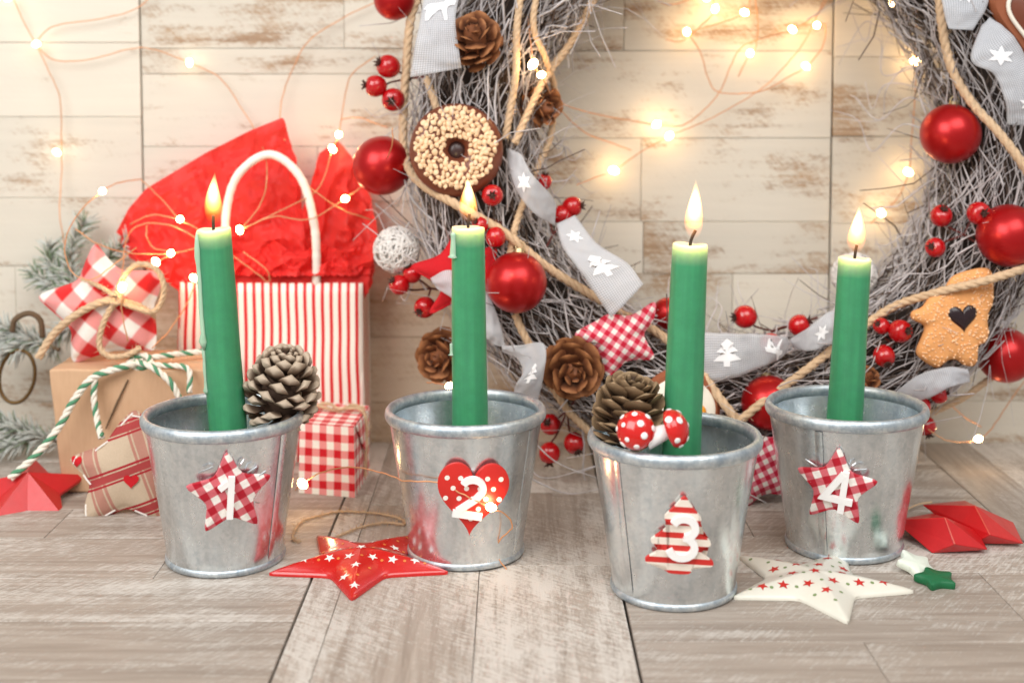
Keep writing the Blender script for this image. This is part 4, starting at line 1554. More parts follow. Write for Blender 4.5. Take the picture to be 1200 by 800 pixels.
def ribbon(label, pairs, motifs=(), bow=0.12, seed=0):
    rows_ = rib_surface(pairs, bow=bow, seed=seed)
    n, m = len(rows_), len(rows_[0])
    base = rows_[0][m // 2][0].copy()
    mb = MB()
    mb.uv = []
    for row in rows_:
        for p, u, v, vn in row:
            mb.v.append(tuple(p - base))
            mb.uv.append((u, vn))
    for i in range(n - 1):
        for k in range(m - 1):
            mb.f.append((i * m + k, i * m + k + 1, (i + 1) * m + k + 1, (i + 1) * m + k))
    t = root('gauze_ribbon', label, 'ribbon', base, (0, 0, 0), 'grey gauze ribbon lengths')
    o = obj('band', mb, M['ribbon'], t, sharp=180)
    sm = o.modifiers.new('thickness', 'SOLIDIFY')
    sm.thickness = 0.0003
    if motifs:
        pm = MB()
        total = rows_[-1][0][1]
        def surf(u, v):
            u = min(max(u, 0), total - 1e-4)
            i = 0
            while i < n - 2 and rows_[i + 1][0][1] < u:
                i += 1
            du = max(rows_[i + 1][0][1] - rows_[i][0][1], 1e-6)
            fu = (u - rows_[i][0][1]) / du
            W = max(abs(rows_[i][-1][2] - rows_[i][0][2]), 0.05)
            s = min(max(v / W + 0.5, 0.0), 0.9999) * (m - 1)
            k = int(s)
            fs = s - k
            p = rows_[i][k][0].lerp(rows_[i][k + 1][0], fs).lerp(rows_[i + 1][k][0].lerp(rows_[i + 1][k + 1][0], fs), fu)
            e1 = rows_[i + 1][k][0] - rows_[i][k][0]
            e2 = rows_[i][k + 1][0] - rows_[i][k][0]
            nn = e1.cross(e2).normalized()
            if nn.y > 0:
                nn = -nn
            return p + nn * 0.05 - base
        for kind, uf, v0, size, rot_ in motifs:
            size *= 1.35
            poly = [(x * size, y * size) for x, y in densify(motif(kind), 2, 0)]
            ca, sa = math.cos(rot_), math.sin(rot_)
            poly = [(x * ca - y * sa, x * sa + y * ca) for x, y in poly]
            cu = uf * total
            ce = (sum(p[0] for p in poly) / len(poly), sum(p[1] for p in poly) / len(poly))
            vs_, fs_ = [surf(cu + ce[0], v0 + ce[1])], []
            N = len(poly)
            RG = 3
            for r in range(1, RG + 1):
                for x, y in poly:
                    vs_.append(surf(cu + ce[0] + (x - ce[0]) * r / RG, v0 + ce[1] + (y - ce[1]) * r / RG))
            for k in range(N):
                fs_.append((0, 1 + k, 1 + (k + 1) % N))
            for r in range(RG - 1):
                for k in range(N):
                    a, b = 1 + r * N + k, 1 + r * N + (k + 1) % N
                    fs_.append((a, a + N, b + N, b))
            pm.add(vs_, fs_)
        obj('woven_motif', pm, M['ribbon_print'], o, sharp=180)
    return t
ribbon('pale gauze ribbon tail hanging beside the brown rosette cone', [((500, -30, 80.5), (545, -30, 80.5)), ((493, 20, 79.6), (534, 20, 79.6)), ((486, 55, 79.3), (538, 60, 79.3)), ((481, 91, 79.4), (541, 80, 79.4))], [('deer', 0.35, 0.0, 1.2, 1.6)], seed=1)
ribbon('gauze ribbon folded round the wreath below the ring cookie', [((593, 174, 81.5), (601, 176, 80.5)), ((596, 195, 80.5), (611, 182, 79.5)), ((606, 225, 79.4), (622, 202, 79)), ((626, 250, 79.4), (645, 228, 79.6)), ((650, 265, 80.5), (652, 240, 80.8))], [('flake', 0.45, 0, 0.7, 0.3)], seed=2)
ribbon('wide gauze ribbon tail with woven white reindeer over the gingham star', [((652, 262, 80.6), (674, 252, 80.6)), ((660, 290, 79.6), (700, 285, 79.6)), ((685, 325, 78.6), (735, 308, 78.6)), ((716, 372, 77.9), (754, 333, 77.9))], [('flake', 0.2, 0, 0.6, 0.0), ('tree', 0.62, 0.0, 1.15, 0.0)], seed=3)
ribbon('gauze ribbon loop standing up behind bucket number 2', [((588, 405, 79.0), (588, 412, 79.4)), ((612, 404, 78.3), (606, 420, 78.6)), ((638, 404, 77.6), (612, 436, 77.8)), ((637, 440, 77.4), (604, 452, 77.6)), ((628, 480, 78.2), (600, 478, 78.2))], [('tree', 0.6, 0, 0.7, 0.3)], seed=4)
ribbon('crumpled gauze ribbon end below the large bauble', [((553, 318, 80), (540, 330, 80)), ((575, 350, 79.3), (560, 362, 79.2)), ((588, 385, 79), (570, 395, 78.8)), ((592, 408, 79.2), (576, 402, 79.2))], [], seed=5)
ribbon('gauze ribbon behind candle number 2 across the felt star', [((504, 326, 79.2), (512, 338, 79.2)), ((525, 316, 78.9), (530, 350, 78.7)), ((555, 325, 79.3), (552, 372, 79.3))], [], seed=6)
ribbon('broad gauze ribbon with woven white fir trees behind candle number 3', [((800, 388, 80), (800, 446, 80)), ((838, 390, 78.6), (838, 446, 78.6)), ((880, 391, 78.3), (878, 436, 78.3)), ((918, 394, 79), (915, 420, 79)), ((925, 398, 80.5), (925, 406, 80.5))], [('tree', 0.36, 0, 1.1, 1.57), ('deer', 0.72, 0, 0.9, 0.2)], seed=7)
ribbon('small gauze ribbon fold beside candle number 4', [((925, 398, 80.3), (930, 408, 80.3)), ((945, 385, 79.2), (950, 411, 79.0)), ((970, 366, 79), (975, 402, 78.8)), ((995, 362, 80), (995, 398, 80))], [('flake', 0.5, 0, 0.6, 0.3)], seed=8)
ribbon('gauze ribbon end lying between the cookie and bucket number 4', [((1045, 462, 79), (1060, 474, 79)), ((1075, 440, 78), (1090, 466, 77.8)), ((1110, 430, 77.8), (1115, 452, 77.6)), ((1134, 432, 78.3), (1137, 448, 78.3))], [], seed=9)
ribbon('gauze ribbon loop above the chocolate heart', [((1098, -25, 82), (1160, -30, 82)), ((1105, 10, 80.6), (1158, 6, 80.6)), ((1112, 34, 80.4), (1140, 36, 80.4))], [('flake', 0.4, 0, 0.8, 0.3)], seed=10)
ribbon('gauze ribbon knotted under the chocolate heart', [((1150, 30, 80.6), (1160, 20, 80.6)), ((1138, 70, 79.6), (1185, 40, 79.6)), ((1165, 88, 79.4), (1205, 70, 79.4)), ((1178, 120, 79.4), (1230, 120, 79.4)), ((1180, 146, 80), (1235, 150, 80))], [('flake', 0.35, 0, 0.9, 0.3), ('flake', 0.8, 0, 0.7, 0.0)], seed=11)

# ---- jute rope wound round the wreath
rope_root = root('jute_rope', 'tan jute rope wound loosely round the twig wreath', 'rope', wpt(692, 345, 0.5))
RP0 = wpt(692, 345, 0.5)
def rope(pts, r=0.26):
    P = []
    for q in pts:
        p = wpt(q[0], q[1], q[2]) if len(q) == 3 else at(q[0], q[1], q[3])
        P.append(p - RP0)
    obj('strand', jute(catmull(P, 10), r), M['jute'], rope_root, sharp=60)
random.seed(31)
rope([(498, -20, .2), (482, 20, .3), (476, 80, .4), (473, 130, .5), (474, 180, .9), (490, 212, 1.3), (535, 240, 1.6), (590, 272, 1.2), (640, 312, 1.0), (692, 345, .8), (740, 372, .6), (778, 395, 1.0), (815, 430, 1.3), (850, 475, 1.6), (866, 495, 1.5)], 0.27)
rope([(868, 492, 1.6), (895, 470, 1.7), (940, 437, 1.4), (985, 402, .9), (1015, 380, .9), (1050, 358, 1.3), (1100, 342, 2.0), (1150, 330, 2.2), (1200, 315, 1.9), (1240, 300, 1.5)], 0.25)
rope([(1100, -20, .4), (1104, 30, .8), (1115, 80, 1.0), (1140, 122, 1.1), (1170, 155, 1.2), (1200, 195, 1.3), (1225, 240, 1.0)], 0.27)
rope([(612, -20, .3), (606, 30, .8), (604, 90, .8), (597, 135, .5), (592, 162, .2)], 0.22)
rope([(700, -10, .2), (672, 45, .5), (640, 90, .8), (620, 130, .7), (603, 168, .4)], 0.24)
rope([(632, -20, .3), (625, 30, .6), (640, 70, .7), (650, 110, .4), (645, 160, .2), (628, 200, .0), (606, 258, .8), (597, 300, .8)], 0.2)
rope([(500, 92, .3), (508, 115, .6), (512, 130, .5)], 0.22)
rope([(604, 368, .5), (612, 388, .7), (640, 440, .5), (665, 480, .4), (690, 505, .6)], 0.23)
rope([(1065, 492, .3), (1095, 482, .0), (1130, 465, .0), (1162, 442, .2)], 0.2)

# ================================================================== cones and mushrooms in the buckets
c = at(331, 449, BK[1].y + 0.4)
ax = Vector((0.12, -0.18, 1)).normalized()
make_cone('open grey-brown pine cone beside the candle in bucket number 1', c - ax * 2.0, ax, 4.15, 2.2, 82, SC_GREY, M['scale_grey'], 'cones in the buckets', seed=21, open_top=42, scale_len=1.4, low=-12, jit=10)
c = at(738, 480, BK[3].y + 0.2)
ax = Vector((0.1, -0.12, 1)).normalized()
make_cone('olive-brown larch cone behind the mushrooms in bucket number 3', c - ax * 1.9, ax, 3.9, 2.0, 72, SC_OLIVE, M['scale_olive'], 'cones in the buckets', seed=22, open_top=30, scale_len=1.5, low=5, jit=9)

def mushroom(label, cap_c, cap_dir, r, stem_end, seed):
    rnd = random.Random(seed)
    q = Vector(cap_dir).normalized().to_track_quat('Z', 'Y')
    t = root('toy_mushroom', label, 'mushroom', cap_c, q.to_euler(), 'spotted toy mushrooms')
    prof = [(0, 0.78 * r)] + [(r * math.sin(a), 0.78 * r * math.cos(a)) for a in [PI / 2 * i / 10 for i in range(1, 11)]] + [(r * 0.97, -0.16 * r), (r * 0.8, -0.22 * r), (r * 0.3, -0.1 * r), (0, -0.1 * r)]
    cap = obj('cap', MB().lathe(list(reversed(prof)), 32), M['mushroom_red'], t, sharp=70)
    dots_ = MB()
    pts = []
    for _ in range(400):
        a, b = rnd.uniform(0, 2 * PI), math.acos(rnd.uniform(0.12, 1))
        n = Vector((math.sin(b) * math.cos(a), math.sin(b) * math.sin(a), math.cos(b)))
        if all((n - m).length > 0.62 for m in pts):
            pts.append(n)
            p = Vector((n.x * r, n.y * r, n.z * 0.78 * r))
            nn = Vector((n.x, n.y, n.z / 0.78)).normalized()
            m = MB().ball((0, 0, 0), r * rnd.uniform(0.13, 0.2), 12, 6, (1, 1, 0.25))
            m.xf(Matrix.Translation(p) @ nn.to_track_quat('Z', 'Y').to_matrix().to_4x4())
            dots_.add(m.v, m.f)
    obj('spots', dots_, M['white_paint'], cap, sharp=180)
    e = q.inverted() @ (Vector(stem_end) - Vector(cap_c))
    P = catmull([(0, 0, -0.1 * r), e * 0.5, e], 6)
    obj('stem', MB().tube(P, [0.34 * r + 0.22 * r * i / len(P) for i in range(len(P))], 14), M['white_paint'], t, sharp=60)
    return t
ym = BK[3].y - 3.55
mushroom('round-capped spotted red mushroom in front of the larch cone', at(745, 504, ym), (-0.25, -1, 0.25), 0.95, at(757, 506, ym + 1.3), 1)
mushroom('tilted spotted red mushroom leaning on candle number 3', at(789, 502, ym + 0.1), (0.95, -0.28, 0.38), 0.95, at(757, 515, ym + 0.1), 2)

# ================================================================== striped gift bag with tissue
YB = 87.0
bl_, br_ = at(207, 332, YB), at(425, 332, YB)
bw, bh, bdp = br_.x - bl_.x, bl_.z, 4.2
bag = root('gift_bag', 'red and white striped paper gift bag with a white cord handle', 'gift bag', ((bl_.x + br_.x) / 2, YB, 0.0))
def sheet(p00, p10, p11, p01, nu, nv, u0, u1, wobx=0.05, seed=0):
    mb = MB()
    mb.uv = []
    for j in range(nv + 1):
        for i in range(nu + 1):
            a, b = i / nu, j / nv
            p = Vector(p00).lerp(Vector(p10), a).lerp(Vector(p01).lerp(Vector(p11), a), b)
            k = wobx * nz(p.x * 0.25 + seed, p.z * 0.25, p.y * 0.2 + seed)
            p += Vector((k * 0.3, k, 0))
            mb.v.append(tuple(p))
            mb.uv.append((u0 + (u1 - u0) * a, p.z))
    for j in range(nv):
        for i in range(nu):
            a = j * (nu + 1) + i
            mb.f.append((a, a + 1, a + nu + 2, a + nu + 1))
    return mb
hw = bw / 2
def bagpart(name, *a, **k):
    o = obj(name, sheet(*a, **k), M['stripes'], bag, sharp=180)
    s_ = o.modifiers.new('thickness', 'SOLIDIFY')
    s_.thickness = 0.0005
    return o
bagpart('front_panel', (-hw, 0, 0.05), (hw, 0, 0.05), (hw, 0.15, bh), (-hw, 0.15, bh), 20, 16, 0, bw, wobx=0.25, seed=3)
bagpart('back_panel', (-hw, bdp, 0.05), (hw, bdp, 0.05), (hw, bdp, bh), (-hw, bdp, bh), 10, 8, 0, bw, wobx=0.1)
bagpart('side_panel', (hw, 0, 0.05), (hw, bdp, 0.05), (hw - 0.1, bdp, bh), (hw - 0.1, 0.15, bh), 6, 8, bw, bw + bdp, wobx=0.05)
bagpart('side_panel', (-hw, 0, 0.05), (-hw, bdp, 0.05), (-hw + 0.1, bdp, bh), (-hw + 0.1, 0.15, bh), 6, 8, -bdp, 0, wobx=0.05)
bagpart('base_panel', (-hw, 0, 0.06), (hw, 0, 0.06), (hw, bdp, 0.06), (-hw, bdp, 0.06), 4, 2, 0, bw, wobx=0)
hp = [at(x, y, Y) - Vector((bag.location / S)) for x, y, Y in ((272, 350, YB + 0.6), (266, 300, YB + 0.1), (265, 250, YB - 0.2), (279, 205, YB - 0.3), (316, 181, YB - 0.3), (352, 208, YB - 0.3), (368, 262, YB - 0.2), (371, 312, YB + 0.1), (370, 345, YB + 0.6))]
P = resample(catmull(hp, 10), 0.16)
hm = MB().tube(P, [0.29 + 0.03 * nz(i * 0.4, 2.0) for i in range(len(P))], 12)
obj('handle', hm, M['handle'], bag, sharp=180)

tiss = root('tissue_paper', 'crumpled red tissue paper bursting out of the striped bag', 'tissue paper', ((bl_.x + br_.x) / 2, YB + 2.0, bh - 4.0))
T0 = Vector(((bl_.x + br_.x) / 2, YB + 2.0, bh - 4.0))
def interp(pts, u):
    f = u * (len(pts) - 1)
    i = min(int(f), len(pts) - 2)
    a, b = Vector(pts[i]), Vector(pts[i + 1])
    return a.lerp(b, f - i)
def ridged(x, y, z):
    return 1 - 2 * abs(nz(x, y, z))
def tissue_sheet(base, top, nu, nv, amp, freq, seed, bulge=0.4, fine=0.0):
    """base, top: polylines of (px,py,Y)"""
    B = [at(*p) for p in base]
    Tt = [at(*p) for p in top]
    mb = MB()
    for j in range(nv + 1):
        b = j / nv
        for i in range(nu + 1):
            a = i / nu
            p = interp(B, a).lerp(interp(Tt, a), b)
            # folds fan out from the mouth of the bag
            fan = ridged(a * freq + seed, b * freq * 0.35, seed)
            cr = ridged(p.x * 0.42 + seed, p.z * 0.42, seed * 2)
            cr2 = ridged(p.x * 1.1 + seed, p.z * 1.1, seed * 3)
            k = amp * (0.7 * fan * (0.35 + 0.65 * b) + 0.6 * cr + 0.3 * cr2) + fine * (cr2 + 0.6 * ridged(p.x * 2.1, p.z * 2.1, seed * 5))
            p = p + Vector((0.35 * k, -k - bulge * math.sin(PI * b), 0.22 * k * (1 - 0.4 * b)))
            p.y = min(p.y, YW - 0.12)
            if p.z < bh + 0.5:
                p.y = max(p.y, YB + 0.45 + 0.1 * abs(cr2))
            mb.v.append(tuple(p - T0))
    for j in range(nv):
        for i in range(nu):
            a = j * (nu + 1) + i
            mb.f.append((a, a + 1, a + nu + 2, a + nu + 1))
    o = obj('sheet', mb, M['tissue'], tiss, sharp=20)
    return o
tissue_sheet([(228, 352, 89.0), (270, 352, 89.2), (320, 352, 89.2), (360, 352, 89.2)], [(136, 272, 89.4), (150, 245, 89.8), (170, 222, 90.0), (240, 180, 90.2), (290, 155, 90.2), (328, 140, 90.2), (340, 175, 90), (352, 225, 89.8)], 90, 50, 1.0, 4.2, 1.3, 0.3, 0.05)
tissue_sheet([(215, 345, 88.6), (235, 345, 88.8), (255, 345, 88.8)], [(182, 318, 88.8), (152, 302, 89.2), (139, 282, 89.6), (150, 255, 90), (180, 240, 90)], 40, 24, 0.5, 3.5, 4.1, 0.3, 0.06)
tissue_sheet([(335, 352, 89.2), (380, 352, 89.4), (426, 352, 89.2)], [(346, 262, 90), (362, 215, 90.2), (374, 180, 90.4), (392, 166, 90.6), (412, 190, 90.4), (433, 235, 90.2), (439, 285, 89.8), (438, 318, 89.4)], 70, 44, 0.85, 4.6, 2.2, 0.4, 0.07)
tissue_sheet([(262, 345, 88.0), (330, 345, 88.0), (428, 345, 88.2)], [(258, 285, 88.8), (290, 300, 88.4), (320, 282, 88.6), (345, 300, 88.2), (372, 285, 88.4), (400, 296, 88.2), (436, 278, 88.8)], 130, 32, 0.8, 7.5, 7.7, 0.3, 0.22)
tissue_sheet([(270, 345, 87.7), (330, 345, 87.6), (428, 345, 87.8)], [(275, 312, 88.0), (300, 318, 87.8), (325, 306, 87.8), (350, 318, 87.7), (385, 306, 87.8), (410, 316, 87.8), (434, 304, 88.2)], 110, 20, 0.55, 9.5, 9.3, 0.2, 0.2)

# ================================================================== kraft parcel
kb = [at(74, 581, 80.4), at(246, 581, 80.4)]
kt = [at(57, 433, 80.2), at(243, 433, 80.2)]
kh = kt[0].z
kraft_o = root('kraft_parcel', 'brown kraft paper parcel under the big gingham star', 'parcel', ((kb[0].x + kb[1].x) / 2, 83.2, 0))
K0 = Vector(((kb[0].x + kb[1].x) / 2, 83.2, 0))
import bmesh
def soft_box(corners, bevel, seed, amp):
    bm = bmesh.new()
    vv = [bm.verts.new(Vector(p)) for p in corners]
    for f in ((0, 3, 2, 1), (4, 5, 6, 7), (0, 1, 5, 4), (1, 2, 6, 5), (2, 3, 7, 6), (3, 0, 4, 7)):
        bm.faces.new([vv[i] for i in f])
    bmesh.ops.subdivide_edges(bm, edges=bm.edges[:], cuts=7, use_grid_fill=True)
    for v in bm.verts:
        n = mnoise.noise_vector(v.co * 0.45 + Vector((seed, 0, 0)))
        k = amp if v.co.z > 0.1 else 0
        v.co += n * k
    bm.verts.index_update()
    mb = MB()
    mb.add([v.co[:] for v in bm.verts], [[v.index for v in f.verts] for f in bm.faces])
    bm.free()
    return mb
x0b, x1b, x0t, x1t = kb[0].x - K0.x, kb[1].x - K0.x, kt[0].x - K0.x, kt[1].x - K0.x
cor = [(x0b, -2.9, 0.02), (x1b, -2.9, 0.02), (x1b, 3.0, 0.02), (x0b, 3.0, 0.02), (x0t, -3.0, kh), (x1t, -3.0, kh), (x1t, 3.0, kh), (x0t, 3.0, kh)]
body = obj('wrapping', soft_box(cor, 0.1, 2, 0.09), M['kraft'], kraft_o, sharp=50)
bv = body.modifiers.new('soft', 'BEVEL')
bv.width = 0.0012
bv.segments = 2
bv.limit_method = 'ANGLE'
bv.angle_limit = math.radians(50)
fold = MB().tube([(at(150, 445, 80.1) - K0), (at(137, 472, 80.08) - K0), (at(124, 502, 80.1) - K0)], [0.05, 0.07, 0.04], 6)
obj('fold_stick', fold, M['bark'], kraft_o)

tw = root('green_white_twine', 'green and white twisted twine draped over the kraft parcel', 'twine', at(165, 423, 81.5))
TW0 = at(165, 423, 81.5)
def twine_run(pts, r=0.2):
    P = catmull([at(*p) - TW0 for p in pts], 12)
    a, a2, b = twine2(None, P, r)
    obj('white_ply', a, M['twine_white'], tw, sharp=180)
    obj('white_ply', a2, M['twine_white'], tw, sharp=180)
    obj('green_ply', b, M['twine_green'], tw, sharp=180)
twine_run([(168, 424, 80.6), (140, 431, 79.6), (108, 443, 79.4), (86, 470, 79.2), (68, 502, 78.8), (40, 535, 78.2), (12, 560, 77.8)], 0.23)
twine_run([(112, 442, 79.5), (110, 465, 79.4), (114, 492, 79.0), (119, 512, 77.4)], 0.2)
twine_run([(160, 424, 80.4), (178, 430, 79.5), (200, 448, 79.2), (212, 470, 79.2)], 0.2)
twine_run([(160, 420, 81.5), (185, 418, 81.5), (215, 414, 82.5), (240, 412, 83)], 0.2)
twine_run([(165, 425, 80.8), (190, 428, 80.4), (220, 432, 79.7), (222, 460, 79.2)], 0.18)
twine_run([(150, 426, 81), (160, 418, 81.2), (172, 417, 81.2), (176, 426, 80.6), (164, 431, 80.3), (150, 427, 80.8)], 0.2)

# big gingham star on the parcel
YS = 82.6
so = px_outline([(110, 283), (122, 300), (140, 318), (165, 318), (194, 318), (186, 342), (179, 360), (184, 385), (183, 412), (160, 408), (137, 409), (110, 417), (86, 426), (84, 405), (86, 386), (64, 366), (41, 347), (66, 338), (92, 330), (100, 306)], 122, 360, YS, 4, 2)
c = at(122, 360, YS)
gs = stitched_star('gingham_star', 'plump large-checked red gingham star with a jute bow on the kraft parcel', c, rad(-3, 0, 0), so, 1.35, 'gingham_big', group='fabric stars')
def on_star(pts, r, nm='bow_cord'):
    P = [at(*p) - c for p in pts]
    obj(nm, jute(catmull(P, 10), r), M['jute'], gs, sharp=60)
random.seed(12)
f0 = YS - 1.65
on_star([(135, 352, f0), (112, 358, f0 - 0.1), (85, 373, f0), (62, 394, f0 + 0.3), (46, 420, f0 + 0.2)], 0.24)
on_star([(135, 352, f0), (143, 328, f0 - 0.3), (160, 312, f0 - 0.4), (183, 318, f0 - 0.3), (192, 342, f0 - 0.2), (182, 366, f0 - 0.1), (158, 362, f0 - 0.1), (135, 353, f0)], 0.17)
on_star([(136, 353, f0), (122, 378, f0 - 0.1), (117, 405, f0), (128, 418, f0), (150, 417, f0), (165, 408, f0 + 0.2)], 0.18)
on_star([(136, 350, f0), (118, 338, f0 + 0.1), (96, 328, f0 + 1.0)], 0.14)
on_star([(136, 351, f0), (165, 360, f0 + 0.2), (182, 372, f0 + 1.0)], 0.14)
on_star([(129, 348, f0 - 0.1), (137, 346, f0 - 0.3), (142, 353, f0 - 0.3), (136, 358, f0 - 0.3), (129, 354, f0 - 0.1)], 0.17)

# tartan star leaning against the parcel
YT = 76.6
so = px_outline([(155, 480), (168, 490), (180, 508), (195, 512), (210, 514), (200, 538), (190, 560), (194, 585), (197, 612), (172, 602), (150, 592), (126, 604), (102, 613), (101, 590), (108, 566), (94, 552), (79, 538), (98, 530), (122, 522), (136, 500)], 147, 550, YT, 4, 2)
c2 = at(147, 550, YT)
ts = stitched_star('tartan_star', 'beige linen star with red bands and tiny hearts leaning on the parcel', c2, rad(-7, 0, 0), so, 0.8, 'tartan', group='fabric stars')
hp_ = MB()
df = dome(0.8, 0.55, 9)
def ty(x, z):
    return prof_y(df, min(1, math.hypot(x, z) / radius_at(so, x, z))) * 1.12
for px_, py_, w_ in ((91, 541, 0.85), (159, 561, 0.95)):
    q = at(px_, py_, YT) - c2
    hp_ = MB()
    decal(hp_, heart_outline(w_, 24), q.x, q.z, ty, 0.02, 2)
    obj('heart_print', hp_, M['red_felt'], ts)
for i in range(0, len(so), 7):
    a, b = so[i], so[(i + 3) % len(so)]
    p, q = Vector((a[0] * 0.93, ty(a[0] * 0.93, a[1] * 0.93) - 0.05, a[1] * 0.93)), Vector((b[0] * 0.97, ty(b[0] * 0.97, b[1] * 0.97) - 0.03, b[1] * 0.97))
    obj('stitch', MB().tube([p, (p + q) / 2 + Vector((0, -0.06, 0)), q], 0.05, 5), M['thread'], ts)

# gingham gift box
A, B, C3 = on_table(350, 577), on_table(416, 583), on_table(433, 553)
hb = at(417, 500, B.y).z
gx = root('gingham_gift', 'small gift box wrapped in red gingham paper beside the striped bag', 'gift box', (A + B) / 2)
G0 = (A + B) / 2
D4 = A + (C3 - B)
bot = [A - G0, B - G0, C3 - G0, D4 - G0]
top = [p + Vector((0.0, 0, hb)) for p in bot]
top[0] += Vector((0.1, 0.15, 0)); top[1] += Vector((-0.05, 0.15, 0))
gm = MB()
gm.uv = []
def quad(p0, p1, p2, p3, n=6):
    b0 = len(gm.v)
    L1, L2 = (p1 - p0).length, (p3 - p0).length
    for j in range(n + 1):
        for i in range(n + 1):
            a, b = i / n, j / n
            p = p0.lerp(p1, a).lerp(p3.lerp(p2, a), b)
            gm.v.append(tuple(p))
            gm.uv.append((a * L1, b * L2))
    for j in range(n):
        for i in range(n):
            q = b0 + j * (n + 1) + i
            gm.f.append((q, q + 1, q + n + 2, q + n + 1))
quad(bot[0], bot[1], top[1], top[0])
quad(bot[1], bot[2], top[2], top[1])
quad(bot[2], bot[3], top[3], top[2])
quad(bot[3], bot[0], top[0], top[3])
quad(top[0], top[1], top[2], top[3])
quad(bot[3], bot[2], bot[1], bot[0])
obj('wrapping', gm, M['gingham_paper'], gx, sharp=30)
flap = MB()
e0, e1 = top[1].lerp(top[2], 0.05) + Vector((0.06, 0, -0.1)), top[1].lerp(top[2], 0.95) + Vector((0.06, 0, -0.1))
mid_ = bot[1].lerp(bot[2], 0.5) + Vector((0.12, 0, hb * 0.5))
flap.add([e0, e1, mid_, e0 + Vector((0.07, 0, 0)), e1 + Vector((0.07, 0, 0)), mid_ + Vector((0.1, 0, 0))], [(0, 1, 2), (5, 4, 3), (0, 3, 4, 1), (1, 4, 5, 2), (2, 5, 3, 0)])
flap.uv = [(0, 0), (4, 0), (2, 2), (0, 0), (4, 0), (2, 2)]
obj('paper_flap', flap, M['gingham_paper'], gx, sharp=30)
tl, tr_ = top[0].lerp(top[3], 0.55), top[1].lerp(top[2], 0.55)
random.seed(14)
obj('cord', jute(catmull([tl + Vector((-0.1, 0, -hb * 0.9)), tl + Vector((-0.13, 0, 0.05)), tl.lerp(tr_, 0.5) + Vector((0, 0, 0.16)), tr_ + Vector((0.13, 0, 0.05)), tr_ + Vector((0.15, 0, -hb * 0.9))], 10), 0.1), M['jute'], gx, sharp=60)
obj('cord', jute(catmull([tl + Vector((0.2, 0.3, 0.2)), tl.lerp(tr_, 0.35) + Vector((0, 0.1, 0.55)), tl.lerp(tr_, 0.6) + Vector((0, -0.2, 0.3)), tl.lerp(tr_, 0.8) + Vector((0, 0.3, 0.5)), tr_ + Vector((0.1, 0.3, 0.35))], 10), 0.09), M['jute'], gx, sharp=60)

# ================================================================== tin stars on the table
def tin_star(name, label, loc, rot, r, inner, prof, mat, group='tin stars lying on the table', smooth=1, sharp=35, back=None):
    out_ = star_outline(r, inner, 10, smooth)
    t = root(name, label, 'star', loc, rot, group)
    o = obj('plate', MB().puff(out_, prof, back or [(0, -0.02), (0.9, -0.02), (1, 0.0)]), M[mat], t, sharp=sharp)
    return t, o, out_
def star_prints(o, out_, prof, items, mat, nm):
    mb = MB()
    fy = lambda x, z: prof_y(prof, min(1, math.hypot(x, z) / radius_at(out_, x, z)))
    for x, z, r, rot_ in items:
        if r > 0.13:
            poly = [((r if k % 2 == 0 else r * 0.42) * math.cos(rot_ + k * PI / 5), (r if k % 2 == 0 else r * 0.42) * math.sin(rot_ + k * PI / 5)) for k in range(10)]
        else:
            poly = [(r * math.cos(k * PI / 4), r * math.sin(k * PI / 4)) for k in range(8)]
        if all(math.hypot(x + a, z + b) < 0.96 * radius_at(out_, x + a, z + b) for a, b in poly):
            decal(mb, poly, x, z, fy, 0.022, 3)
    obj(nm, mb, M[mat], o, sharp=180)
pr = [(0, -0.98), (0.25, -0.9), (0.5, -0.72), (0.75, -0.48), (0.92, -0.28), (1.0, -0.16)]
c = Vector((-8.2, 68.1, 0.0))
t, o, out_ = tin_star('tin_star', 'shiny red tin star printed with small white stars', c, (-PI / 2, 0, PI + 0.02), 5.15, 0.48, pr, 'red_metal', sharp=60, smooth=1)
rnd = random.Random(2)
big, small = [], []
for j in range(-5, 6):
    for i in range(-5, 6):
        x, z = i * 1.15 + (0.57 if j % 2 else 0) + rnd.uniform(-.12, .12), j * 0.98 + rnd.uniform(-.12, .12)
        big.append((x, z, 0.3, rnd.uniform(0, 1)))
        small.append((x + 0.57, z + 0.1, 0.085, 0))
star_prints(o, out_, pr, big, 'print_white', 'star_print')
star_prints(o, out_, pr, small, 'print_gold', 'dot_print')
random.seed(3)
lp_ = [on_table(x, y, 0.12) - c for x, y in ((352, 634), (343, 630), (352, 612), (378, 603), (402, 599), (440, 601), (468, 607), (474, 614), (450, 612), (420, 618), (395, 628))]
Rm = Euler((-PI / 2, 0, PI + 0.02)).to_matrix().inverted()
obj('hanging_cord', jute(catmull([Rm @ p for p in lp_], 8), 0.06), M['jute'], t, sharp=60)

pr2 = [(0, -0.8), (0.25, -0.74), (0.5, -0.6), (0.75, -0.42), (0.92, -0.26), (1.0, -0.16)]
c = Vector((15.8, 65.2, 0.0))
t, o, out_ = tin_star('tin_star', 'cream tin star with red printed stars in front of bucket number 4', c, (-PI / 2, 0, PI + math.radians(5)), 5.1, 0.48, pr2, 'cream_metal', sharp=60, smooth=1)
big, small = [], []
for j in range(-5, 6):
    for i in range(-5, 6):
        x, z = i * 1.3 + (0.65 if j % 2 else 0) + rnd.uniform(-.15, .15), j * 1.05 + rnd.uniform(-.15, .15)
        big.append((x, z, 0.33, rnd.uniform(0, 1)))
        small.append((x + 0.65, z + 0.12, 0.1, 0))
star_prints(o, out_, pr2, big, 'print_red', 'star_print')
star_prints(o, out_, pr2, small, 'print_green', 'dot_print')

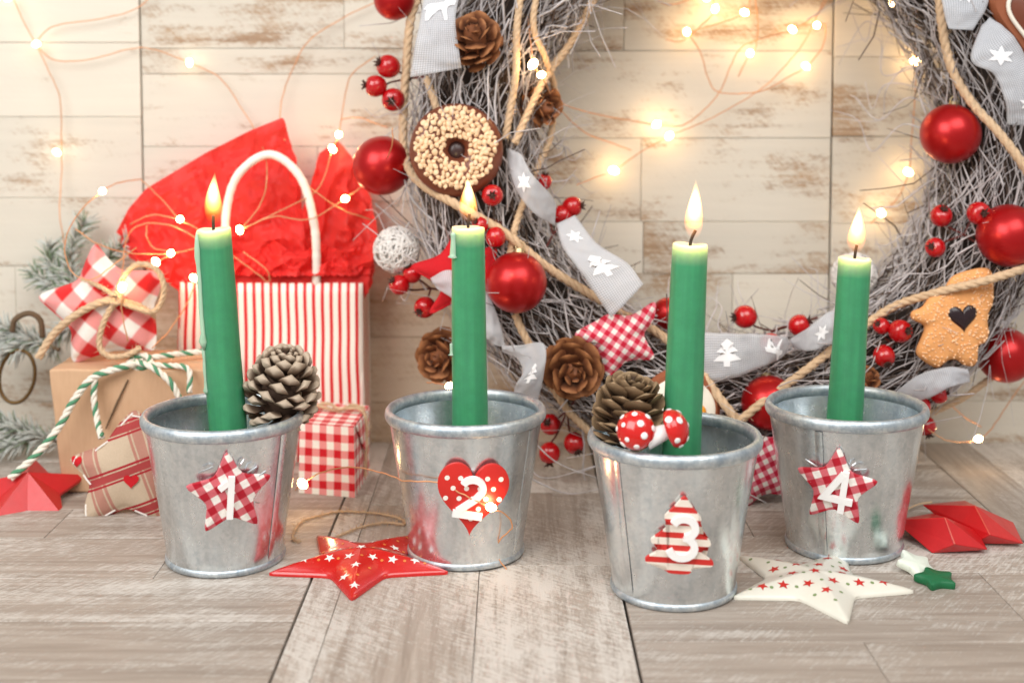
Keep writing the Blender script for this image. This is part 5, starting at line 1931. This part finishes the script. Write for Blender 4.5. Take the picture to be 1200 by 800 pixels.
prf = [(0, -1.6), (1.0, -0.2)]
c = on_table(26, 594)
t, o, _ = tin_star('tin_star', 'plain folded red tin star on the green and white twine', c + Vector((0, 1.2, 0.5)), (-PI / 2 + 0.35, 0, 0.3), 3.6, 0.54, prf, 'red_metal_matt', smooth=0, sharp=10, back=[(0, 0.0), (1, 0.0)])
M['fold_edge'] = simple('pale_fold_edge', lin(214, 84, 66), 0.5)  # paler red for the line along the front fold
def folded_star(label, ring, peak, low):
    P = [on_table(x, y, z) for x, y, z in ring]
    c = sum(P, Vector()) / len(P)
    c.z = 0.0
    t = root('tin_star', label, 'star', c, (0, 0, 0), 'tin stars lying on the table')
    pk, lw = on_table(*peak) - c, on_table(*low) - c
    n = len(P)
    mb = MB()
    mb.add([p - c for p in P] + [pk, lw], [(i, (i + 1) % n, n) for i in range(n)] + [((i + 1) % n, i, n + 1) for i in range(n)])
    o = obj('plate', mb, M['red_metal_matt'], t, sharp=5)
    bv_ = o.modifiers.new('soft', 'BEVEL')
    bv_.width = 0.0006
    bv_.segments = 2
    obj('fold_edge', MB().tube([pk + Vector((0, -0.02, 0.0)), (P[1] - c) + Vector((0, -0.02, 0))], 0.035, 5), M['fold_edge'], o)
    return t, c
t, c = folded_star('matt red folded tin star touching bucket number 4', [(1046, 609, 0.9), (1119, 637, 0.8), (1158, 644, 0.25), (1146, 622, 0.6), (1092, 601, 0.7)], (1107, 606, 1.9), (1092, 648, 0.0))
P = [on_table(x, y, z) - c for x, y, z in ((1050, 610, 0.9), (1058, 600, 0.7), (1075, 591, 0.3), (1092, 588, 0.2))]
obj('hanging_cord', MB().tube(catmull(P, 8), 0.06, 6), M['jute'], t)
folded_star('matt red folded tin star lying beyond the other folded one', [(1080, 591, 1.0), (1160, 626, 0.9), (1200, 637, 0.25), (1188, 612, 0.6), (1130, 586, 0.7)], (1142, 592, 1.9), (1140, 637, 0.0))

def wax_star(label, loc, rot, r, th, mat):
    out_ = star_outline(r, 0.56, 5, 2)
    t = obj('wax_star', MB().puff(out_, [(0, -th), (0.9, -th), (1.0, -th + 0.06)], [(0, 0), (0.95, 0), (1, -0.05)]), M[mat], None, loc, rot, sharp=50)
    tag(t, label, 'star', 'small wax stars')
wax_star('small pale wax star beside the cream tin star', on_table(1072, 668) + Vector((0, 0, 0.1)), (-PI / 2 + 0.35, 0.1, 0.5), 1.25, 0.42, 'white_felt')
wax_star('small green wax star beside the pale one', on_table(1096, 683) + Vector((0, 0, 0.02)), (-PI / 2 + 0.08, 0, 0.15), 1.2, 0.42, 'green_felt')

# ================================================================== snowy fir sprigs
def sprig(label, stems, seed, n_per_cm=16, nl=1.5, snow=0.6, group='snow-dusted fir sprigs'):
    rnd = random.Random(seed)
    o0 = at(*stems[0][0])
    t = root('fir_sprig', label, 'fir sprig', o0, (0, 0, 0), group)
    st, ng, ns = MB(), MB(), MB()
    for s_ in stems:
        P = resample(catmull([at(*p) - o0 for p in s_], 8), 0.2)
        st.tube(P, [0.14 * (1 - 0.6 * i / len(P)) for i in range(len(P))], 6)
        fr = frames(P)
        for i in range(2, len(P)):
            for _ in range(int(n_per_cm * 0.2) + 1):
                T_, u, w = fr[i]
                a = rnd.uniform(0, 2 * PI)
                d = (u * math.cos(a) + w * math.sin(a) + T_ * rnd.uniform(0.5, 1.1)).normalized()
                L = nl * rnd.uniform(0.7, 1.15)
                e = P[i] + d * L + Vector((0, 0, rnd.uniform(-.15, .15)))
                if (e + o0).y > YW - 0.1:
                    e.y = YW - 0.1 - o0.y
                m = ns if rnd.random() < snow else ng
                m.tube([P[i], P[i].lerp(e, 0.5) + Vector((0, 0, 0.05)), e], [0.05, 0.075 if m is ns else 0.055, 0.02], 4)
    obj('stem', st, M['bark'], t, sharp=180)
    tag(obj('green_needles', ng, M['needle_green'], t, sharp=180), kind='stuff')
    tag(obj('snowy_needles', ns, M['needle_snow'], t, sharp=180), kind='stuff')
sprig('snow-dusted fir sprig standing behind the big gingham star', [[(126, 424, 88.5), (95, 350, 89.5), (82, 305, 89.8), (98, 262, 90.2)], [(95, 350, 89.5), (66, 335, 89.8), (42, 322, 90)], [(92, 340, 89.6), (60, 310, 90), (58, 290, 90.2)], [(100, 350, 89.4), (130, 300, 89.4), (150, 286, 89.2)], [(104, 370, 89), (72, 390, 88.6), (60, 408, 88)]], 1, 30, 1.3, 0.62)
sprig('thickly snowed fir sprig with a curled brown shoot beside the wire ring', [[(70, 410, 87.5), (35, 398, 87.5), (0, 396, 87.2), (-40, 402, 87)], [(35, 398, 87.5), (10, 385, 87.2), (-20, 372, 87)], [(40, 400, 87.5), (12, 412, 87), (-20, 418, 86.8)]], 2, 42, 1.25, 0.88)
sprig('snowy fir sprig lying on the table behind the kraft parcel', [[(78, 522, 88), (40, 512, 87.5), (0, 506, 87), (-40, 508, 87)], [(50, 514, 87.6), (20, 500, 87.4), (-10, 492, 87.2)], [(45, 513, 87.5), (20, 522, 87), (-10, 524, 86.8)]], 3, 38, 1.3, 0.78)
shoot = MB().tube(catmull([at(14, 388, 86.6), at(18, 374, 86.4), (at(34, 367, 86.4)), at(47, 375, 86.6), at(50, 395, 86.8)], 8), [0.2] * 33, 8)
sh0 = at(34, 380, 86.6)
shoot.v = [tuple(Vector(p) - sh0) for p in shoot.v]
tag(obj('bark_curl', shoot, M['bark'], None, sh0, sharp=180), 'curled mossy brown bark shoot over the wire ring', 'twig')
rg = []
r0 = at(20, 441, 86.6)
for k in range(40):
    a = 2 * PI * k / 40
    rg.append(Vector((1.2 * math.cos(a), 0.25 * math.sin(a), 1.78 * math.sin(a))))
tag(obj('wire_ring', MB().tube(rg, 0.13, 10, closed=True), M['bronze'], None, r0, rad(0, 8, 0), sharp=180), 'oval bronze wire ring hanging under the snowy sprig', 'ring')

# ================================================================== fairy lights
def led_mesh():
    prof = [(0, -0.2), (0.07, -0.19), (0.14, -0.1), (0.17, 0.02), (0.15, 0.14), (0.08, 0.23), (0, 0.26)]
    return prof
LED = mesh_of('bulb', MB().lathe(led_mesh(), 14), M['led'], 180)
LED2 = mesh_of('bulb', MB().lathe(led_mesh(), 14), M['led_dim'], 180)
def fairy(label, wires, bulbs, r=0.042, seed=0, led=None):
    rnd = random.Random(seed)
    p0 = at(*wires[0][0])
    t = root('fairy_lights', label, 'fairy lights', p0, (0, 0, 0), 'copper wire fairy lights')
    for w in wires:
        P = catmull([at(*q) - p0 for q in w], 9)
        P = [p + Vector((0.05 * nz(i * 0.35, seed), 0.04 * nz(i * 0.3, seed + 5), 0.06 * nz(i * 0.33, seed + 9))) if 0 < i < len(P) - 1 else p for i, p in enumerate(P)]
        P = [Vector((p.x, min(p.y, YW - 0.1 - p0.y), p.z)) for p in P]
        obj('wire', MB().tube(P, r, 6), M['copper'], t, sharp=180)
    for b in bulbs:
        k = 1.35 * (b[3] if len(b) > 3 else 1.0)
        o = put('bulb', led or LED, t, at(*b[:3]) - p0, (rnd.uniform(-1.4, 1.4), rnd.uniform(-1.4, 1.4), 0), (k, k, k))
    return t
W = 91.4
fairy('fairy lights hung on the bare wall above the fir sprig', [
    [(8, -20, W), (25, 20, W), (42, 52, W), (58, 85, W), (70, 115, W), (72, 160, W), (72, 205, W), (70, 250, W - 1), (78, 300, 90)],
    [(42, 52, W), (52, 38, W), (70, 29, W), (120, 22, W), (160, 10, W), (185, -12, W)],
    [(42, 52, W), (58, 68, W), (78, 72, W), (110, 69, W), (150, 58, W), (180, 58, W), (222, 74, W), (258, 92, W), (285, 130, W - .2), (305, 165, W - 1.5), (313, 200, 86.2), (306, 238, 85.6), (281, 270, 85.4)]],
    [(42, 52, W - .4), (67, 179, W - .4), (222, 74, W - .4), (9, -2, W - .4)], seed=1, led=LED2)
Y2 = 84.6
fairy('tangle of fairy lights over the tissue paper and big gingham star', [
    [(165, 210, 89), (140, 214, 87.5), (120, 224, 86), (92, 250, 84), (76, 285, 82), (84, 318, 80.4), (108, 327, 80.4), (140, 305, 81), (160, 290, 82)],
    [(165, 210, 89), (188, 232, 87.6), (211, 257, 86.6), (235, 270, 86), (262, 292, 86), (290, 312, 86), (314, 330, 86.2), (312, 316, 86), (285, 295, 86)],
    [(152, 263, 87), (178, 252, 86.8), (211, 257, 86.6)],
    [(240, 285, 86), (205, 266, 86.4), (170, 262, 86.6), (150, 276, 86), (144, 310, 82), (143, 337, 80.2), (143, 365, 80), (150, 400, 80)],
    [(88, 268, 83), (115, 286, 83), (150, 296, 84), (200, 297, 85.4), (240, 288, 86)],
    [(172, 264, 86.5), (172, 278, 86), (180, 290, 86), (200, 297, 85.4), (183, 307, 84.5)],
    [(228, 326, 86.3), (222, 350, 85.5), (200, 385, 83), (178, 408, 81)],
    [(281, 270, 85.6), (320, 254, 85.6), (362, 257, 86), (404, 233, 87), (440, 205, 86), (458, 175, 80.5), (460, 150, 79.8)],
    [(440, 66, W - 1), (412, 88, W - 1), (403, 120, W - 1), (397, 158, 89.3), (390, 175, 88.8), (372, 222, 87), (330, 246, 85.8), (281, 270, 85.6)],
    [(345, 200, 87.2), (370, 225, 86.8), (402, 246, 87), (437, 258, 87.5)],
    [(400, 140, W - 1), (420, 138, W - 1), (455, 150, W - 2)],
    [(475, -10, W), (420, 12, W), (365, 45, W), (346, 75, W), (332, 110, W), (328, 142, W - .6), (334, 165, 89)]],
    [(120, 224, 85.7), (211, 257, 86.3), (200, 297, 85.2), (183, 307, 84.3), (143, 337, 79.9, 1.1), (228, 326, 86), (281, 270, 85.3), (404, 233, 86.7), (397, 158, 89), (390, 175, 88.5)], seed=2)
V = 90.6
fairy('swags of fairy lights on the wall inside the twig wreath', [
    [(652, 120, 86), (690, 132, 88.5), (730, 140, V), (769, 146, V), (800, 147, V), (826, 128, V), (845, 105, V), (856, 78, V), (870, 55, V), (900, 43, V), (929, 35, V), (960, 15, V), (975, -15, V)],
    [(780, 47, V), (800, 48, V), (820, 32, V), (838, 11, V), (828, -12, V)],
    [(805, 38, V), (820, 60, V), (830, 92, V), (840, 107, V), (866, 110, V), (895, 106, V), (925, 90, V), (945, 78, V), (964, 55, V), (967, 30, V), (957, 30, V)],
    [(805, 38, V), (835, 30, V), (873, 15, V), (880, -12, V)],
    [(884, -10, V), (888, 25, V), (886, 55, V), (879, 63, V), (865, 90, V)],
    [(676, 217, 84.5), (700, 207, 87), (720, 200, V), (745, 182, V), (784, 160, V), (815, 147, V), (850, 130, V), (895, 102, V), (925, 72, V), (945, 45, V), (968, -5, V)],
    [(655, 128, 86), (685, 155, 88.5), (712, 166, V), (740, 176, V)],
    [(757, -12, V), (780, 5, V), (806, 0, V), (810, -12, V)]],
    [(805, 38, V), (838, 11, V), (873, 15, V), (828, -2, V), (929, 35, V), (957, 30, V), (879, 63, V), (945, 78, V), (769, 146, V), (784, 160, V), (720, 200, V, 1.2)], seed=3)
fairy('single line of fairy lights on the wall beside the bare twig side', [
    [(1075, -20, V), (1074, 30, V), (1073, 72, V), (1072, 120, V), (1068, 165, V), (1065, 202, V), (1052, 232, V), (1033, 250, V), (1020, 262, V)]],
    [(1073, 72, V, 1.2), (1065, 202, V, 1.1), (1033, 250, V, 1.2), (1045, 4, V)], seed=4)
fairy('two fairy lights glowing among the ropes over a brown cone', [
    [(618, 20, 82), (622, 50, 81), (625, 75, 80.6), (636, 92, 80.8), (645, 110, 82)]],
    [(624, 76, 80.4, 1.2), (634, 88, 80.7)], seed=5)
fairy('fairy light on a dark wire lying by the wall base', [
    [(1088, 503, 80), (1105, 514, 82), (1125, 518, 84), (1145, 515, 85), (1162, 502, 86), (1180, 475, 88), (1205, 440, 90)], [(1115, 475, 84), (1130, 488, 85.5), (1150, 500, 86)]],
    [(1146, 514, 84.8)], seed=6)
fairy('fairy lights trailing across the heart badge of bucket number 2', [
    [(346, 574, 76.5), (355, 566, 75.6), (378, 553, 74.5), (412, 547, 72.5), (445, 553, 70), (475, 563, 67.2), (505, 564, 66.4), (525, 569, 66.0), (548, 582, 65.9), (575, 594, 66.0), (594, 604, 66.6), (600, 618, 67), (586, 632, 67.3), (582, 648, 67.6), (594, 668, 67.4)]],
    [(355, 567, 75.3, 1.15), (576, 594, 65.9, 1.0)], r=0.042, seed=7)
fairy('fairy light on the back rim of bucket number 2', [
    [(500, 448, 78), (514, 449, 77), (527, 452, 75.4), (540, 446, 77)]], [(526, 452, 75.2, 0.9)], seed=8)
